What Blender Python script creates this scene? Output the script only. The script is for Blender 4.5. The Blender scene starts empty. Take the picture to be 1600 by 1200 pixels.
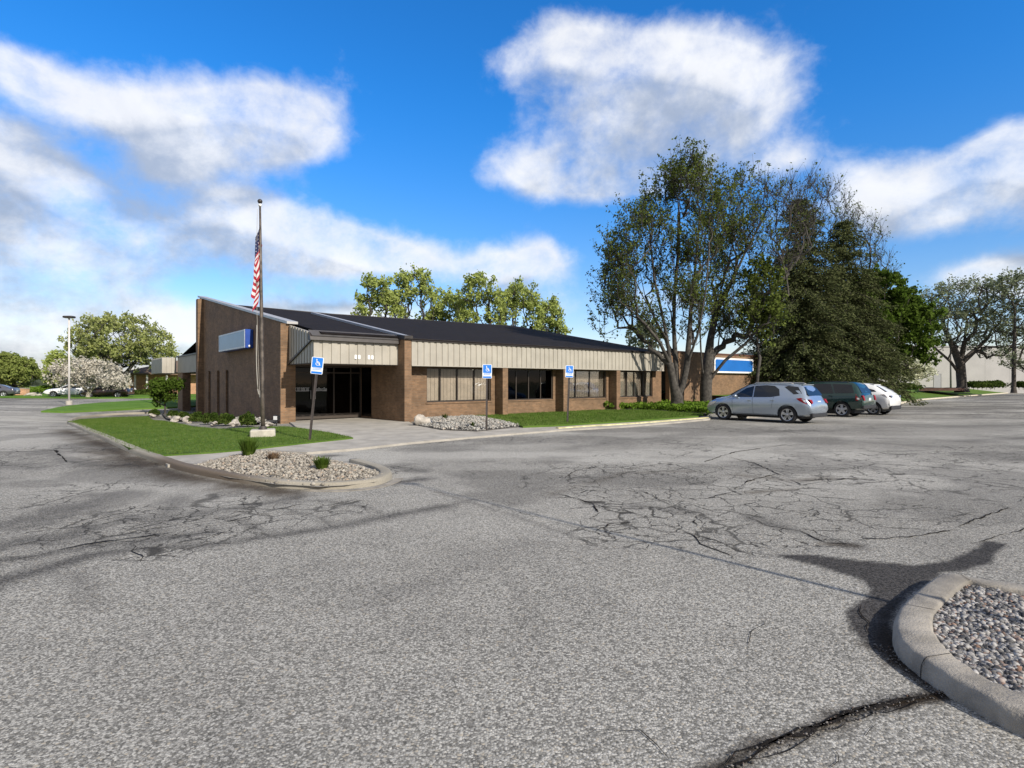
import bpy, bmesh, math, random
import numpy as np
from mathutils import Vector, Matrix
from mathutils.geometry import delaunay_2d_cdt

S = bpy.context.scene
COL = S.collection
PI = math.pi

# ------------------------------------------------------------------ camera
FPX, CAMH, HOR = 890.0, 1.70, 597.0          # focal length in photo pixels, eye height, horizon row
cam_d = bpy.data.cameras.new("camera")
cam = bpy.data.objects.new("camera", cam_d)
COL.objects.link(cam)
cam.location = (0, 0, CAMH)
cam.rotation_euler = (PI / 2, 0, 0)
cam_d.sensor_width = 36.0
cam_d.sensor_fit = 'HORIZONTAL'
cam_d.lens = 36.0 * FPX / 1600.0
cam_d.shift_y = -3.0 / 1600.0
cam_d.clip_start = 0.05
cam_d.clip_end = 6000
S.camera = cam

# ------------------------------------------------------------------ view
S.view_settings.view_transform = 'Standard'
S.view_settings.look = 'None'
S.view_settings.gamma = 1.0
S.view_settings.use_curve_mapping = False
S.view_settings.exposure = 0.45
S.cycles.use_denoising = True
S.cycles.max_bounces = 8
S.cycles.transparent_max_bounces = 12
S.cycles.sample_clamp_indirect = 6.0

# ------------------------------------------------------------------ sun
SUN_EL = math.radians(32.0)
SUN_AZ = math.atan2(0.670, -0.742)           # compass style, from +Y towards +X
sun_d = bpy.data.lights.new("sun", 'SUN')
sun_d.energy = 4.3
sun_d.angle = math.radians(0.5)
sun_d.color = (1.0, 0.93, 0.82)
sun = bpy.data.objects.new("sun", sun_d)
COL.objects.link(sun)
sdir = Vector((math.sin(SUN_AZ) * math.cos(SUN_EL), math.cos(SUN_AZ) * math.cos(SUN_EL), math.sin(SUN_EL)))
sun.rotation_euler = sdir.to_track_quat('Z', 'Y').to_euler()
sun.location = sdir * 60

# ------------------------------------------------------------------ node helper
class NT:
    def __init__(self, tree):
        self.t = tree; self.n = tree.nodes; self.l = tree.links
    def new(self, kind, **kw):
        nd = self.n.new(kind)
        for k, v in kw.items():
            setattr(nd, k, v)
        return nd
    def put(self, sock, v):
        if isinstance(v, bpy.types.NodeSocket):
            self.l.new(v, sock)
        elif v is not None:
            sock.default_value = v
    def math(self, op, a, b=None, c=None, clamp=False):
        nd = self.new('ShaderNodeMath', operation=op, use_clamp=clamp)
        self.put(nd.inputs[0], a); self.put(nd.inputs[1], b); self.put(nd.inputs[2], c)
        return nd.outputs[0]
    def mix(self, f, a, b, blend='MIX'):
        nd = self.new('ShaderNodeMix', data_type='RGBA', blend_type=blend)
        self.put(nd.inputs[0], f)
        self.put(nd.inputs[6], a if isinstance(a, bpy.types.NodeSocket) else (*a[:3], 1))
        self.put(nd.inputs[7], b if isinstance(b, bpy.types.NodeSocket) else (*b[:3], 1))
        return nd.outputs[2]
    def noise(self, vec, scale, detail=4, rough=0.55, dist=0.0):
        nd = self.new('ShaderNodeTexNoise')
        if vec is not None: self.l.new(vec, nd.inputs['Vector'])
        nd.inputs['Scale'].default_value = scale
        nd.inputs['Detail'].default_value = detail
        nd.inputs['Roughness'].default_value = rough
        nd.inputs['Distortion'].default_value = dist
        return nd
    def voro(self, vec, scale, feature='F1'):
        nd = self.new('ShaderNodeTexVoronoi', feature=feature)
        if vec is not None: self.l.new(vec, nd.inputs['Vector'])
        nd.inputs['Scale'].default_value = scale
        return nd
    def step(self, v, lo, hi, a=0.0, b=1.0):
        nd = self.new('ShaderNodeMapRange', interpolation_type='SMOOTHSTEP')
        self.put(nd.inputs[0], v)
        nd.inputs[1].default_value = lo; nd.inputs[2].default_value = hi
        nd.inputs[3].default_value = a; nd.inputs[4].default_value = b
        return nd.outputs[0]

# ------------------------------------------------------------------ world: Nishita sky and a field of cumulus
world = bpy.data.worlds.new("World")
S.world = world
world.use_nodes = True
W = NT(world.node_tree)
W.n.clear()
w_out = W.new('ShaderNodeOutputWorld')
w_bg = W.new('ShaderNodeBackground')
W.l.new(w_bg.outputs[0], w_out.inputs[0])
sky = W.new('ShaderNodeTexSky', sky_type='NISHITA')
sky.sun_disc = False
sky.sun_elevation = SUN_EL
sky.sun_rotation = SUN_AZ
sky.altitude = 200
sky.air_density = 1.0
sky.dust_density = 0.3
sky.ozone_density = 2.5
SKY_STRENGTH = 0.15
tc = W.new('ShaderNodeTexCoord')
sep = W.new('ShaderNodeSeparateXYZ')
W.l.new(tc.outputs['Generated'], sep.inputs[0])
az = W.math('ARCTAN2', sep.outputs[0], sep.outputs[1])
el = W.math('ARCSINE', sep.outputs[2])
comb = W.new('ShaderNodeCombineXYZ')
W.l.new(az, comb.inputs[0]); W.l.new(el, comb.inputs[1])

# cumulus banks: (column, row, half width, half height, weight) read from the photo, stored as azimuth and elevation
BANKS = [
 (400,178,160,84,1.25),(255,190,160,64,1.0),(90,140,130,62,.8),(470,200,80,70,.9),(10,100,80,55,.7),(330,240,140,40,.5),
 (70,300,175,100,1.3),(170,375,170,80,1.3),(20,420,260,80,1.1),(0,225,90,60,.9),(-150,300,200,160,1.0),
 (385,322,120,58,1.0),(520,368,140,56,1.05),(450,410,170,50,.85),(265,268,75,34,.75),(620,402,85,36,.95),(330,350,80,50,.5),
 (775,415,125,52,1.05),(850,400,50,40,.6),
 (230,505,420,46,1.1),(60,560,360,40,.95),(520,490,190,34,.8),(800,480,200,40,.4),
 (985,185,220,125,1.15),(900,65,130,66,.85),(1060,95,130,70,.95),(1170,150,110,90,1.0),(850,272,125,46,.85),(1000,275,170,56,.95),(790,110,60,50,.35),
 (1490,290,165,78,1.1),(1575,225,110,50,.85),(1400,335,130,52,.9),(1235,250,80,42,.55),(1345,270,80,45,.45),(1700,280,160,110,1.0),
 (1535,430,120,38,1.1),(1640,440,130,44,1.0),(1275,75,75,34,.32),(1240,330,120,40,.35),(1100,470,300,50,.35),
]
def bank_sum(vec):
    tot = None
    for (bx, by, rx, ry, wt) in BANKS:
        a0 = math.atan((bx - 800) / FPX)
        ca = math.cos(a0)
        e0 = math.atan((HOR - by) / FPX * ca)
        ra = rx * ca * ca / FPX * 1.6
        re = ry * ca / FPX * math.cos(e0) ** 2 * 1.6
        mp = W.new('ShaderNodeMapping', vector_type='TEXTURE')
        W.l.new(vec, mp.inputs[0])
        mp.inputs['Location'].default_value = (a0, e0, 0)
        mp.inputs['Scale'].default_value = (ra, re, 1)
        g = W.new('ShaderNodeTexGradient', gradient_type='QUADRATIC_SPHERE')
        W.l.new(mp.outputs[0], g.inputs[0])
        tot = W.math('MULTIPLY_ADD', g.outputs[1], wt * 2.0, tot if tot is not None else 0.0)
    return tot
def cloud_density(vec, with_banks=True):
    st = W.new('ShaderNodeMapping'); W.l.new(vec, st.inputs[0])
    st.inputs['Scale'].default_value = (1.0, 1.2, 1.0)
    n1 = W.noise(st.outputs[0], 4.2, 12, 0.60, 0.12)
    n2 = W.noise(st.outputs[0], 15.0, 8, 0.62, 0.25)
    nn = W.math('MULTIPLY_ADD', n2.outputs[0], 0.50, W.math('MULTIPLY', n1.outputs[0], 1.0))
    env = bank_sum(vec)
    envc = W.math('MINIMUM', env, 1.25)
    return W.math('MULTIPLY_ADD', envc, 1.40, W.math('MULTIPLY_ADD', nn, 3.3, -3.21))
d0 = cloud_density(comb.outputs[0])
up = W.new('ShaderNodeVectorMath', operation='ADD'); W.l.new(comb.outputs[0], up.inputs[0])
up.inputs[1].default_value = (0.035, 0.060, 0.0)
d1 = cloud_density(up.outputs[0])
front = W.math('MULTIPLY', W.step(sep.outputs[1], -0.15, 0.25), W.step(el, 0.72, 0.95, 1.0, 0.0))
# out of view: near-solid cloud cover, added to neutralise the blue fill light
st2 = W.new('ShaderNodeMapping'); W.l.new(tc.outputs['Generated'], st2.inputs[0]); st2.inputs['Scale'].default_value = (1, 1, 2)
nb = W.noise(st2.outputs[0], 2.6, 8, 0.58, 0.3)
db = W.math('MULTIPLY_ADD', nb.outputs[0], 3.0, -0.45)
dens = W.math('ADD', W.math('MULTIPLY', d0, front), W.math('MULTIPLY', db, W.math('SUBTRACT', 1.0, front)))
cover = W.step(dens, -0.30, 1.45)
cover = W.math('MULTIPLY', cover, W.step(sep.outputs[2], -0.02, 0.02))
thick = W.step(d1, 0.2, 1.5)
low = W.step(el, 0.02, 0.35)
c_top = (0.74, 0.75, 0.77)
c_base = W.mix(low, (0.24, 0.285, 0.36), (0.32, 0.38, 0.49))
c_cloud = W.mix(W.math('MULTIPLY', thick, 0.95), c_top, c_base)
fine = W.noise(comb.outputs[0], 9.0, 6, 0.6, 0.4)
back_c = W.mix(nb.outputs[0], (0.26, 0.255, 0.25), (0.56, 0.545, 0.525))
c_cloud = W.mix(front, back_c, c_cloud)
c_cloud = W.mix(1.0, c_cloud, W.mix(fine.outputs[0], (0.78, 0.79, 0.82), (1.15, 1.14, 1.12)), 'MULTIPLY')
hs = W.new('ShaderNodeHueSaturation')
W.l.new(sky.outputs[0], hs.inputs['Color'])
hs.inputs['Saturation'].default_value = 1.25
hs.inputs['Value'].default_value = 1.0
k_ = SKY_STRENGTH
tint = W.mix(W.step(el, 0.0, 0.50), (k_*.80, k_*.70, k_*.76), (k_*.28, k_*.80, k_*1.10))
sky_s = W.mix(1.0, hs.outputs[0], tint, 'MULTIPLY')
W.l.new(W.mix(W.math('MULTIPLY', cover, 0.93), sky_s, c_cloud), w_bg.inputs[0])
w_bg.inputs[1].default_value = 1.0

# ------------------------------------------------------------------ places
UX, UY = 0.768, 0.6405                        # along the office front
PX0, PY0 = -4.46, 23.64                       # foot of the pier between entrance and window front
def wl(a, b):                                 # office plan -> world
    return (PX0 + UX * a - UY * b, PY0 + UY * a + UX * b)
def zt(x, y):                                 # the lot dips gently behind the far end of the lawn
    return -0.65 * math.exp(-((x + 20) / 9.0) ** 2 - ((y - 36) / 10.0) ** 2)
def zt_np(x, y):
    return -0.65 * np.exp(-((x + 20) / 9.0) ** 2 - ((y - 36) / 10.0) ** 2)
def gp(px, py, dz=0.0):                       # ground point seen at a photo pixel
    z = dz
    for _ in range(30):
        Y = FPX * (CAMH - z) / max(py - HOR, 0.5)
        X = (px - 800) / FPX * Y
        z = 0.5 * z + 0.5 * (zt(X, Y) + dz)
    return X, Y
def xat(px, Y): return (px - 800) / FPX * Y
def zat(py, Y): return CAMH + (HOR - py) / FPX * Y

# ------------------------------------------------------------------ object helpers
def tag(o, label=None, cat=None, group=None, kind=None):
    if label: o['label'] = label
    if cat: o['category'] = cat
    if group: o['group'] = group
    if kind: o['kind'] = kind
    return o
def thing(name, label, cat, loc=(0, 0, 0), rz=0.0, group=None):
    o = bpy.data.objects.new(name, None)
    o.empty_display_size = 0.3
    COL.objects.link(o)
    o.location = loc; o.rotation_euler = (0, 0, rz)
    return tag(o, label, cat, group)
def copy_tree(o, parent=None):
    c = o.copy(); COL.objects.link(c); c.parent = parent
    for ch in list(o.children):
        copy_tree(ch, c)
    return c

class MB:
    """collects shapes for one mesh object"""
    def __init__(self): self.v = []; self.f = []; self.m = []; self.s = []
    def add(self, vs, fs, mi=0, smooth=False):
        o = len(self.v); self.v += [tuple(p) for p in vs]
        for f in fs:
            self.f.append([i + o for i in f]); self.m.append(mi); self.s.append(smooth)
        return self
    def box(self, x0, x1, y0, y1, z0, z1, mi=0):
        vs = [(x0,y0,z0),(x1,y0,z0),(x1,y1,z0),(x0,y1,z0),(x0,y0,z1),(x1,y0,z1),(x1,y1,z1),(x0,y1,z1)]
        return self.add(vs, [(3,2,1,0),(4,5,6,7),(0,1,5,4),(1,2,6,5),(2,3,7,6),(3,0,4,7)], mi)
    def bevbox(self, x0, x1, y0, y1, z0, z1, b=0.02, mi=0):
        vs, fs = [], []
        rings = [(z0, b), (z0 + b, 0), (z1 - b, 0), (z1, b)]
        for z, i in rings:
            xa, xb, ya, yb = x0 + i, x1 - i, y0 + i, y1 - i
            vs += [(xa+b,ya,z),(xb-b,ya,z),(xb,ya+b,z),(xb,yb-b,z),(xb-b,yb,z),(xa+b,yb,z),(xa,yb-b,z),(xa,ya+b,z)]
        for r in range(3):
            for k in range(8):
                fs.append((r*8+k, r*8+(k+1) % 8, r*8+8+(k+1) % 8, r*8+8+k))
        fs.append(tuple(range(7, -1, -1))); fs.append(tuple(range(24, 32)))
        return self.add(vs, fs, mi)
    def prism(self, pts, axis, t0, t1, mi=0):
        """polygon pts (two coords) extruded along axis 'x','y','z' from t0 to t1"""
        def mk(p, t):
            return (t, p[0], p[1]) if axis == 'x' else ((p[0], t, p[1]) if axis == 'y' else (p[0], p[1], t))
        n = len(pts)
        ar = sum(pts[i][0]*pts[(i+1) % n][1] - pts[(i+1) % n][0]*pts[i][1] for i in range(n))
        if (ar < 0) != (axis == 'y'): pts = pts[::-1]
        if t1 < t0: t0, t1 = t1, t0
        vs = [mk(p, t0) for p in pts] + [mk(p, t1) for p in pts]
        fs = [tuple(range(n-1, -1, -1)), tuple(range(n, 2*n))]
        fs += [(i, (i+1) % n, n+(i+1) % n, n+i) for i in range(n)]
        return self.add(vs, fs, mi)
    def tube(self, pts, rads, sides=8, mi=0, smooth=True, caps=True):
        pts = [Vector(p) for p in pts]
        if not hasattr(rads, '__len__'): rads = [rads] * len(pts)
        vs, fs = [], []
        ref = None
        for i, p in enumerate(pts):
            d = (pts[min(i+1, len(pts)-1)] - pts[max(i-1, 0)])
            if d.length < 1e-9: d = Vector((0, 0, 1))
            d.normalize()
            if ref is None:
                ref = d.orthogonal().normalized()
            a = (ref - d * ref.dot(d))
            a = a.normalized() if a.length > 1e-6 else d.orthogonal().normalized()
            ref = a
            b = d.cross(a)
            for k in range(sides):
                t = 2 * PI * k / sides
                vs.append(p + (a * math.cos(t) + b * math.sin(t)) * rads[i])
        for i in range(len(pts) - 1):
            for k in range(sides):
                fs.append((i*sides+k, i*sides+(k+1) % sides, (i+1)*sides+(k+1) % sides, (i+1)*sides+k))
        if caps:
            fs.append(tuple(range(sides-1, -1, -1)))
            fs.append(tuple((len(pts)-1)*sides + k for k in range(sides)))
        return self.add(vs, fs, mi, smooth)
    def lathe(self, prof, c=(0, 0, 0), sides=20, mi=0, axis='z', smooth=True):
        """prof [(r, h)] turned round an axis through c"""
        vs, fs = [], []
        for r, h in prof:
            for k in range(sides):
                t = 2 * PI * k / sides
                p = (r*math.cos(t), r*math.sin(t), h)
                if axis == 'y': p = (p[0], p[2], -p[1])
                if axis == 'x': p = (p[2], p[0], p[1])
                vs.append((p[0]+c[0], p[1]+c[1], p[2]+c[2]))
        n = len(prof)
        for i in range(n-1):
            for k in range(sides):
                fs.append((i*sides+k, i*sides+(k+1) % sides, (i+1)*sides+(k+1) % sides, (i+1)*sides+k))
        return self.add(vs, fs, mi, smooth)
    def blob(self, c, r, seed=0, sub=2, rough=0.2, flat=1.0, mi=0, smooth=False):
        rnd = random.Random(seed)
        bm = bmesh.new()
        bmesh.ops.create_icosphere(bm, subdivisions=sub, radius=1.0)
        r = r if hasattr(r, '__len__') else (r, r, r * flat)
        ax = [Vector((rnd.uniform(-1, 1), rnd.uniform(-1, 1), rnd.uniform(-1, 1))) for _ in range(5)]
        vs = []
        for v in bm.verts:
            k = 1.0
            for i, a in enumerate(ax): k += rough * 0.45 * math.sin(2.3 * v.co.dot(a) * (1 + 0.4*i) + i * 1.7)
            vs.append((c[0] + v.co.x*r[0]*k, c[1] + v.co.y*r[1]*k, c[2] + v.co.z*r[2]*k))
        fs = [[v.index for v in f.verts] for f in bm.faces]
        bm.free()
        return self.add(vs, fs, mi, smooth)
    def build(self, name, mats, parent=None, fix=False):
        me = bpy.data.meshes.new(name)
        me.from_pydata(self.v, [], self.f)
        mats = mats if isinstance(mats, (list, tuple)) else [mats]
        for m in mats: me.materials.append(m)
        me.polygons.foreach_set('material_index', self.m)
        me.polygons.foreach_set('use_smooth', self.s)
        if fix:
            bm = bmesh.new(); bm.from_mesh(me)
            bmesh.ops.remove_doubles(bm, verts=bm.verts, dist=1e-5)
            bmesh.ops.recalc_face_normals(bm, faces=bm.faces); bm.to_mesh(me); bm.free()
        me.update()
        o = bpy.data.objects.new(name, me)
        COL.objects.link(o)
        if parent is not None: o.parent = parent
        return o

def np_mesh(name, verts, faces, mats, parent=None, smooth=False, midx=None):
    """fast mesh of many equal faces (numpy)"""
    verts = np.asarray(verts, dtype=np.float32); faces = np.asarray(faces, dtype=np.int32)
    me = bpy.data.meshes.new(name)
    me.vertices.add(len(verts)); me.vertices.foreach_set('co', verts.ravel())
    k = faces.shape[1]
    me.loops.add(faces.size); me.loops.foreach_set('vertex_index', faces.ravel())
    me.polygons.add(len(faces))
    me.polygons.foreach_set('loop_start', np.arange(0, faces.size, k, dtype=np.int32))
    me.polygons.foreach_set('loop_total', np.full(len(faces), k, dtype=np.int32))
    if smooth: me.polygons.foreach_set('use_smooth', np.ones(len(faces), dtype=bool))
    mats = mats if isinstance(mats, (list, tuple)) else [mats]
    for m in mats: me.materials.append(m)
    if midx is not None: me.polygons.foreach_set('material_index', np.asarray(midx, dtype=np.int32))
    me.update(calc_edges=True); me.validate()
    o = bpy.data.objects.new(name, me); COL.objects.link(o)
    if parent is not None: o.parent = parent
    return o

def inside(p, poly):
    x, y = p; c = False; n = len(poly); j = n - 1
    for i in range(n):
        xi, yi = poly[i]; xj, yj = poly[j]
        if (yi > y) != (yj > y) and x < (xj - xi) * (y - yi) / (yj - yi) + xi: c = not c
        j = i
    return c
def inside_np(x, y, poly):
    c = np.zeros(x.shape, bool); n = len(poly); j = n - 1
    for i in range(n):
        xi, yi = poly[i]; xj, yj = poly[j]
        if yi != yj:
            m = ((yi > y) != (yj > y)) & (x < (xj - xi) * (y - yi) / (yj - yi) + xi)
            c ^= m
        j = i
    return c
def resample(pts, step):
    out = []
    for i in range(len(pts) - 1):
        a, b = pts[i], pts[i+1]
        d = math.dist(a, b); n = max(1, int(d / step))
        for k in range(n):
            t = k / n
            out.append(tuple(a[q] + (b[q]-a[q]) * t for q in range(len(a))))
    out.append(tuple(pts[-1]))
    return out
def smooth_line(pts, n=2, closed=False):
    for _ in range(n):
        out = [] if closed else [pts[0]]
        for i in range(len(pts) if closed else len(pts) - 1):
            a, b = pts[i], pts[(i+1) % len(pts)]
            out.append(tuple(a[q]*.75 + b[q]*.25 for q in range(len(a))))
            out.append(tuple(a[q]*.25 + b[q]*.75 for q in range(len(a))))
        if not closed: out.append(pts[-1])
        pts = out
    return pts
def poly_sheet(name, poly, h, mat, step=0.6, skirt=0.0, bump=0.0, seed=1):
    """ground covering: polygon draped over the terrain at height h, with side skirts"""
    ring = resample(list(poly) + [poly[0]], step)[:-1]
    xs = [p[0] for p in poly]; ys = [p[1] for p in poly]
    pts = list(ring)
    gx = np.arange(min(xs) + step/2, max(xs), step); gy = np.arange(min(ys) + step/2, max(ys), step)
    for x in gx:
        for y in gy:
            if inside((x, y), ring) and min((x-q[0])**2 + (y-q[1])**2 for q in ring) > (0.35*step)**2:
                pts.append((x, y))
    n = len(ring)
    vs, es, fs, *_ = delaunay_2d_cdt([Vector(p) for p in pts], [(i, (i+1) % n) for i in range(n)], [], 0, 1e-4)
    mb = MB(); rnd = random.Random(seed)
    V = []
    for v in vs:
        V.append((v.x, v.y, zt(v.x, v.y) + h + (rnd.uniform(-bump, bump) if bump else 0)))
    F = []
    for f in fs:
        c = sum((vs[i] for i in f), Vector((0, 0))) / len(f)
        if inside((c.x, c.y), ring):
            a, b, d = vs[f[0]], vs[f[1]], vs[f[2]]
            F.append(list(f) if (b-a).cross(d-a) > 0 else list(f)[::-1])
    mb.add(V, F, 0, True)
    if skirt > 0:
        for i in range(n):
            a, b = ring[i], ring[(i+1) % n]
            za, zb = zt(*a) + h, zt(*b) + h
            mb.add([(a[0], a[1], za-.001), (b[0], b[1], zb-.001), (b[0], b[1], zb-skirt), (a[0], a[1], za-skirt)], [(0, 1, 2, 3)])
    return mb.build(name, mat)

def hash_np(ix, iy, seed):
    h = (ix.astype(np.int64) * 374761393 + iy.astype(np.int64) * 668265263 + seed * 2147483647) & 0xffffffff
    h = ((h ^ (h >> 13)) * 1274126177) & 0xffffffff
    h = h ^ (h >> 16)
    return (h & 0xffff) / 65535.0
def vnoise(x, y, seed=0):
    ix, iy = np.floor(x), np.floor(y); fx, fy = x - ix, y - iy
    fx = fx*fx*(3-2*fx); fy = fy*fy*(3-2*fy)
    a, b = hash_np(ix, iy, seed), hash_np(ix+1, iy, seed)
    c, d = hash_np(ix, iy+1, seed), hash_np(ix+1, iy+1, seed)
    return (a*(1-fx)+b*fx)*(1-fy) + (c*(1-fx)+d*fx)*fy
def fbm(x, y, seed=0, oct=4):
    s = 0; amp = .5; tot = 0
    for o in range(oct):
        s = s + amp * vnoise(x * 2**o, y * 2**o, seed + o*17); tot += amp; amp *= .5
    return s / tot
def seg_dist(x, y, pts):
    d = np.full(x.shape, 1e9)
    for (x0, y0), (x1, y1) in zip(pts[:-1], pts[1:]):
        dx, dy = x1-x0, y1-y0; L = dx*dx+dy*dy + 1e-9
        t = np.clip(((x-x0)*dx + (y-y0)*dy)/L, 0, 1)
        d = np.minimum(d, np.hypot(x-x0-t*dx, y-y0-t*dy))
    return d

# ------------------------------------------------------------------ materials
def lin(c): return tuple(((v/255.0)/12.92 if v/255.0 <= .04045 else ((v/255.0+.055)/1.055)**2.4) for v in c)
def base_mat(name):
    m = bpy.data.materials.new(name); m.use_nodes = True
    T = NT(m.node_tree); T.n.clear()
    out = T.new('ShaderNodeOutputMaterial')
    bs = T.new('ShaderNodeBsdfPrincipled')
    T.l.new(bs.outputs[0], out.inputs[0])
    c = T.new('ShaderNodeTexCoord')
    return m, T, bs, c.outputs['Object'], out
def add_bump(T, bs, h, strength=0.4, dist=0.02):
    b = T.new('ShaderNodeBump'); b.inputs['Strength'].default_value = strength; b.inputs['Distance'].default_value = dist
    T.l.new(h, b.inputs['Height']); T.l.new(b.outputs[0], bs.inputs['Normal'])
def plain(name, col, rough=0.6, var=0.2, scale=4.0, metal=0.0, bump=0.0, bscale=60.0, spec=0.5, coat=0.0):
    m, T, bs, co, out = base_mat(name)
    n = T.noise(co, scale, 5, 0.6)
    f = T.step(n.outputs[0], .3, .7)
    a = tuple(min(1, v*(1-var)) for v in col); b = tuple(min(1, v*(1+var)) for v in col)
    T.l.new(T.mix(f, a, b), bs.inputs['Base Color'])
    bs.inputs['Roughness'].default_value = rough
    bs.inputs['Metallic'].default_value = metal
    bs.inputs['Specular IOR Level'].default_value = spec
    if coat: bs.inputs['Coat Weight'].default_value = coat; bs.inputs['Coat Roughness'].default_value = .05
    if bump:
        nb = T.noise(co, bscale, 4, .6)
        add_bump(T, bs, nb.outputs[0], bump, .02)
    return m
def brick_mat(name, c1, c2, mortar, sc=1.0):
    m, T, bs, co, out = base_mat(name)
    sp = T.new('ShaderNodeSeparateXYZ'); T.l.new(co, sp.inputs[0])
    cb = T.new('ShaderNodeCombineXYZ')
    T.l.new(T.math('ADD', sp.outputs[0], sp.outputs[1]), cb.inputs[0]); T.l.new(sp.outputs[2], cb.inputs[1])
    br = T.new('ShaderNodeTexBrick')
    T.l.new(cb.outputs[0], br.inputs['Vector'])
    br.inputs['Scale'].default_value = 1.0 * sc
    br.inputs['Brick Width'].default_value = .205; br.inputs['Row Height'].default_value = .068
    br.inputs['Mortar Size'].default_value = .006; br.inputs['Mortar Smooth'].default_value = .2
    br.inputs['Bias'].default_value = 0.0
    br.inputs['Color1'].default_value = (*c1, 1); br.inputs['Color2'].default_value = (*c2, 1); br.inputs['Mortar'].default_value = (*mortar, 1)
    n = T.noise(co, 1.1, 5, .6)
    v = T.mix(T.step(n.outputs[0], .3, .7), (.80, .80, .80), (1.16, 1.13, 1.1))
    n2 = T.voro(cb.outputs[0], 6.0)
    T.l.new(T.mix(1.0, br.outputs[0], T.mix(1.0, v, T.mix(n2.outputs['Color'], (.86, .86, .86), (1.14, 1.1, 1.06)), 'MULTIPLY'), 'MULTIPLY'), bs.inputs['Base Color'])
    bs.inputs['Roughness'].default_value = .85
    add_bump(T, bs, T.math('SUBTRACT', 1.0, br.outputs['Fac']), .5, .008)
    return m
def leaf_mat(name, c1, c2, c3=None, trans=0.35):
    m = bpy.data.materials.new(name); m.use_nodes = True
    T = NT(m.node_tree); T.n.clear()
    out = T.new('ShaderNodeOutputMaterial')
    co = T.new('ShaderNodeTexCoord').outputs['Object']
    n = T.noise(co, 0.9, 3, .5); n2 = T.new('ShaderNodeTexWhiteNoise', noise_dimensions='3D')
    q = T.new('ShaderNodeVectorMath', operation='SNAP'); T.l.new(co, q.inputs[0]); q.inputs[1].default_value = (.12, .12, .12)
    T.l.new(q.outputs[0], n2.inputs[0])
    c = T.mix(T.step(n.outputs[0], .35, .65), c1, c2)
    c = T.mix(T.step(n2.outputs[0], .45, 1.0), c, c3 or tuple(min(1, v*1.5) for v in c2))
    d = T.new('ShaderNodeBsdfDiffuse'); t = T.new('ShaderNodeBsdfTranslucent')
    T.l.new(c, d.inputs[0]); T.l.new(c, t.inputs[0])
    mx = T.new('ShaderNodeMixShader'); mx.inputs[0].default_value = trans
    T.l.new(d.outputs[0], mx.inputs[1]); T.l.new(t.outputs[0], mx.inputs[2]); T.l.new(mx.outputs[0], out.inputs[0])
    return m
def glass_mat(name, tint=(.55, .58, .6), refl=1.0):
    m = bpy.data.materials.new(name); m.use_nodes = True
    T = NT(m.node_tree); T.n.clear()
    out = T.new('ShaderNodeOutputMaterial')
    tr = T.new('ShaderNodeBsdfTransparent'); tr.inputs[0].default_value = (*tint, 1)
    gl = T.new('ShaderNodeBsdfGlossy'); gl.inputs['Roughness'].default_value = .03
    co = T.new('ShaderNodeTexCoord').outputs['Object']
    nb = T.noise(co, .8, 2, .5); b = T.new('ShaderNodeBump'); b.inputs['Strength'].default_value = .06; b.inputs['Distance'].default_value = .05
    T.l.new(nb.outputs[0], b.inputs['Height']); T.l.new(b.outputs[0], gl.inputs['Normal'])
    fr = T.new('ShaderNodeFresnel'); fr.inputs[0].default_value = 1.5
    mx = T.new('ShaderNodeMixShader')
    T.l.new(T.math('MULTIPLY', fr.outputs[0], refl, clamp=True), mx.inputs[0])
    T.l.new(tr.outputs[0], mx.inputs[1]); T.l.new(gl.outputs[0], mx.inputs[2]); T.l.new(mx.outputs[0], out.inputs[0])
    return m

M_BRICK = brick_mat("brown_brick", (.160, .093, .049), (.225, .136, .076), (.165, .135, .10))
M_BRICK_O = brick_mat("orange_brick", (.42, .22, .12), (.52, .29, .17), (.5, .42, .33))
M_PANEL = plain("cream_metal_panel", (.355, .328, .278), .5, .09, 1.2, spec=.4)
M_TRIM = plain("dark_bronze_trim", (.035, .028, .024), .5, .2)
M_FLASH = plain("galvanised_flashing", (.40, .39, .38), .45, .1, 2, metal=.3)
M_SOFFIT = plain("brown_soffit", (.07, .05, .035), .8, .15)
M_FRAME = plain("bronze_window_frame", (.05, .038, .03), .45, .1)
M_GLASS = glass_mat("window_glass", (.90, .90, .89), .7)
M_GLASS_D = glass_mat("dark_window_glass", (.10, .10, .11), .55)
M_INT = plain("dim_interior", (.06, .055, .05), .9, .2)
M_CONC = plain("old_concrete", (.34, .315, .275), .9, .18, 1.6, bump=.25, bscale=45)
M_CONC2 = plain("kerb_concrete", (.265, .240, .205), .9, .30, 3.5, bump=.5, bscale=70)
M_YELLOW = plain("faded_yellow_paint", (.50, .45, .25), .8, .3, 5, bump=.2)
M_WHITE = plain("white_paint", (.75, .75, .74), .5, .05)
M_BLUE = plain("sign_blue", (.012, .10, .42), .4, .06)
M_BLACK = plain("black_plastic", (.012, .012, .013), .5, .2)
M_POST = plain("brown_steel_post", (.055, .045, .042), .6, .3, 6, metal=.2)
M_BARK = plain("grey_brown_bark", (.055, .049, .042), .95, .5, 6, bump=.9, bscale=22)
M_BARK_D = plain("dark_bark", (.06, .05, .042), .95, .35, 6, bump=.7, bscale=25)
M_BARK_P = plain("pale_bark", (.30, .27, .22), .9, .25, 6, bump=.5, bscale=25)
M_ROCK = plain("pale_limestone", (.38, .345, .30), .9, .25, 5, bump=.6, bscale=30)

# ================================================================== THE GROUND
G = lambda pts, dz=0.0: [gp(px, py, dz) for px, py in pts]

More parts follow.
